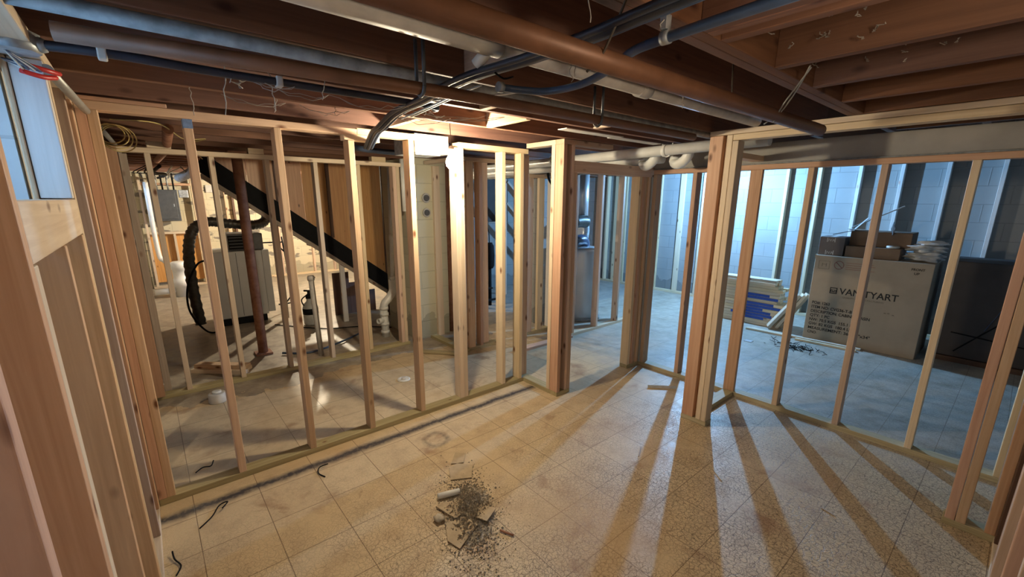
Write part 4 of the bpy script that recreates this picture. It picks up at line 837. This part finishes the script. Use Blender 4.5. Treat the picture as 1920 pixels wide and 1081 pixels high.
for k in range(5200):
    t = rnd.random()
    if k < 3600: x = 1.12 + rnd.gauss(0, 0.075); y = 1.69 + rnd.gauss(0, 0.16); x += 0.42 * (y - 1.68); s_ = abs(rnd.gauss(0.0018, 0.0024)) + 0.0012
    else: x = 1.10 + rnd.gauss(0, 0.12); y = 1.66 + rnd.gauss(0, 0.19); s_ = abs(rnd.gauss(0.0003, 0.0012)) + 0.0010
    if rnd.random() < 0.008: s_ *= 1.9
    c = Vector((x, y, max(mound(x, y), 0) + s_ * 0.4)); vs = []
    if 0.96 < x < 1.22 and 1.52 < y < 1.80 and rnd.random() < 0.6: c.z += 0.012
    for dx, dy, dz in ((1, 0, 0), (-0.5, 0.86, 0), (-0.5, -0.86, 0), (0, 0, 1.2)):
        vs.append(bm.verts.new(c + Vector((dx * s_ * rnd.uniform(.6, 1.3), dy * s_ * rnd.uniform(.6, 1.3), (dz - 0.3) * s_))))
    for f in ((0, 1, 2), (0, 3, 1), (1, 3, 2), (2, 3, 0)): bm.faces.new([vs[i] for i in f])
tag(fin('rubble', bm, DIRT), 'scattered heap of grey rubble and dust on the tiled floor', 'rubble', None, 'stuff')
def shard(pts, z, lab, tilt=(0, 0)):
    bm = bmesh.new(); cx = sum(p[0] for p in pts) / len(pts); cy = sum(p[1] for p in pts) / len(pts)
    lo = [bm.verts.new((x - cx, y - cy, tilt[0] * (x - cx) + tilt[1] * (y - cy))) for x, y in pts]; hi = [bm.verts.new(v.co + Vector((0, 0, 0.004))) for v in lo]
    bm.faces.new(lo[::-1]); bm.faces.new(hi)
    for i in range(len(pts)): j = (i + 1) % len(pts); bm.faces.new((lo[i], lo[j], hi[j], hi[i]))
    tag(fin('tile_shard', bm, TILEC, None, (cx, cy, z)), lab, 'tile shard', 'broken tile shards')
shard([(1.00, 1.83), (1.14, 1.80), (1.13, 1.70), (1.03, 1.68)], 0.010, 'tan broken tile shard just below the short white tube')
shard([(0.94, 1.50), (1.10, 1.57), (1.07, 1.66), (0.97, 1.68), (0.92, 1.58)], 0.010, 'largest tan tile shard lying under the rubble at its lower left', (0.05, 0.02))
shard([(1.14, 1.55), (1.24, 1.60), (1.18, 1.72), (1.10, 1.66)], 0.014, 'square cornered tile shard at the right of the rubble', (0.0, -0.08))
shard([(1.19, 1.98), (1.30, 1.92), (1.38, 2.02), (1.31, 2.10), (1.24, 2.08)], 0.004, 'pale notched tile shard at the top of the rubble heap')
shard([(1.28, 2.12), (1.35, 2.08), (1.42, 2.16), (1.37, 2.21)], 0.003, 'small tile shard furthest from the camera above the heap')
tag(tube('tube_scrap', None, [(1.045, 1.885, 0.02), (1.165, 1.845, 0.02)], 0.017, PVC, 18, 0, 0.2), 'short white tube scrap lying on the rubble', 'tube')
tag(blob('plaster_lump', (0.965, 1.735, 0.0), (0.026, 0.03, 0.017), STONE, 4, 2, 0.5), 'lumpy beige plaster chunk left of the rubble', 'lump')
tag(tube('copper_scrap', None, [(1.165, 1.47, 0.008), (1.195, 1.40, 0.008)], 0.006, RUST, 8), 'small dark copper pipe bit below the rubble', 'pipe scrap')
for pts, lab in (([(-0.01, 2.47, .004), (0.05, 2.53, .006), (0.09, 2.60, .01), (0.13, 2.60, .015), (0.10, 2.55, .02)], 'black bent wire bit on the floor nearest the left corner'),
                 ([(0.62, 2.50, .004), (0.60, 2.56, .005), (0.62, 2.61, .01), (0.67, 2.60, .02)], 'black hooked wire bit beside the second stud of the long wall'),
                 ([(-0.12, 2.19, .004), (-0.10, 2.24, .006), (-0.12, 2.30, .01), (-0.125, 2.35, .02)], 'black wire bit lying by the left wall plate'),
                 ([(0.02, 3.05, .004), (0.06, 3.08, .008), (0.10, 3.06, .012), (0.12, 3.12, .012)], 'black wire bit on the floor just behind the long wall')):
    tag(tube('wire_bit', None, pts, 0.0035, BLACK, 6, 5), lab, 'wire', 'black wire bits')
for x, y, l, a, lab in ((2.45, 0.93, 0.10, 0.9, 'thin wood splinter on the floor right of centre'), (2.28, 1.40, 0.13, 0.5, 'grey splinter lying furthest toward the closet post'), (2.62, 0.40, 0.07, 1.3, 'small splinter lying before the closet opening')):
    o = beam('wood_splinter', None, (x, y, 0.004), (x + l * math.cos(a), y + l * math.sin(a), 0.004), 0.008, 0.004, W_GREY, 0); tag(o, lab, 'splinter', 'wood splinters')
o = beam('paper_strip', None, (3.28, 1.98, 0.002), (3.46, 1.80, 0.002), 0.05, 0.002, BAG, PI / 2); tag(o, 'white paper strip on the floor by the doorway', 'paper strip')
o = beam('wood_scrap', None, (2.10, 4.15, 0.02), (2.42, 3.78, 0.02), 0.05, 0.03, W_PT, 0); tag(o, 'loose treated board lying by the chimney', 'board')
o = bd('loose_board', None, 2.95, 3.85, 3.40, 3.49, 0.0, 0.03, W_ORANGE); tag(o, 'loose orange board on the floor behind the door posts', 'board')
# cobwebs
bm = bmesh.new(); rnd = random.Random(11)
def strand(a, b_, sag=0.03, r=0.0013, jit=0.006):
    a, b_ = Vector(a), Vector(b_); pts = []
    for i in range(9):
        t = i / 8; p = a.lerp(b_, t); p.z -= sag * 4 * t * (1 - t); p += Vector((rnd.gauss(0, jit), rnd.gauss(0, jit), rnd.gauss(0, jit * .6))) if 0 < i < 8 else Vector()
        pts.append(p)
    tube_bm(bm, pts, r, 4, False)
for x, y, l in ((0.235, 2.37, 0.12), (0.30, 1.93, 0.17), (0.42, 1.85, 0.15), (0.60, 1.80, 0.10), (0.56, 2.37, 0.07), (0.83, 2.37, 0.05), (1.2, 1.1, 0.05), (1.9, 1.1, 0.06), (0.80, 0.69, 0.09), (1.06, 0.68, 0.05), (1.17, 1.10, .07)):
    strand((x, y, 2.11), (x + rnd.uniform(-.02, .02), y, 2.11 - l), 0, 0.0016, 0.003)
for a, b_ in (((0.40, 1.83, 2.045), (0.62, 1.84, 2.04)), ((0.62, 1.84, 2.04), (0.95, 1.86, 2.045)), ((0.30, 1.84, 2.045), (0.36, 1.93, 2.08)), ((0.36, 1.93, 2.08), (0.50, 1.84, 2.05)), ((0.34, 2.37, 2.09), (0.60, 2.38, 2.09)), ((0.66, 2.38, 2.09), (0.9, 2.38, 2.09)), ((0.95, 1.86, 2.05), (1.2, 2.0, 2.08)), ((1.0, 1.8, 2.04), (1.3, 2.1, 2.08)), ((1.0, 2.0, 2.04), (1.5, 2.0, 2.09)), ((1.05, 1.9, 2.04), (1.6, 1.97, 2.09)), ((1.0, 2.05, 2.03), (1.4, 2.2, 2.09))):
    strand(a, b_, 0.02); strand(a, b_, 0.03)
for k in range(70):
    x = rnd.gauss(1.75, 0.28); y = rnd.uniform(0.15, 0.64); z = rnd.uniform(2.12, 2.25); a = rnd.uniform(0, 6); l = rnd.uniform(0.01, 0.04)
    strand((x, y, z), (x + l * math.cos(a), y + l * math.sin(a), z + rnd.uniform(-.02, .02)), 0.003, 0.0014, 0.004)
tag(fin('cobwebs', bm, WEB), 'dusty cobwebs hanging from the joists and conduit overhead', 'cobwebs', None, 'stuff')

# ------------------------------------------------------------------ light
W = bpy.data.worlds.new('sky'); S.world = W; W.use_nodes = True
bgn = W.node_tree.nodes['Background']; bgn.inputs[0].default_value = (0.30, 0.58, 1.0, 1); bgn.inputs[1].default_value = 0.5
def area(name, loc, d, size, sy, e, col):
    l = bpy.data.lights.new(name, 'AREA'); l.shape = 'RECTANGLE'; l.size = size; l.size_y = sy; l.energy = e; l.color = col
    o = bpy.data.objects.new(name, l); COL.objects.link(o); o.location = loc
    o.rotation_euler = Vector(d).to_track_quat('-Z', 'Y').to_euler(); return o
area('daylight_window', (-0.60, 1.55, 1.85), (1, 0.15, -0.25), 0.9, 0.4, 2.3, (0.35, 0.65, 1.0))
area('daylight_window', (-0.60, 8.8, 1.8), (1, 0, -0.2), 0.9, 0.4, 7, (0.45, 0.7, 1.0))
S.view_settings.view_transform = 'Standard'; S.view_settings.look = 'None'; S.view_settings.gamma = 1; S.view_settings.use_curve_mapping = False
S.view_settings.exposure = 1.2
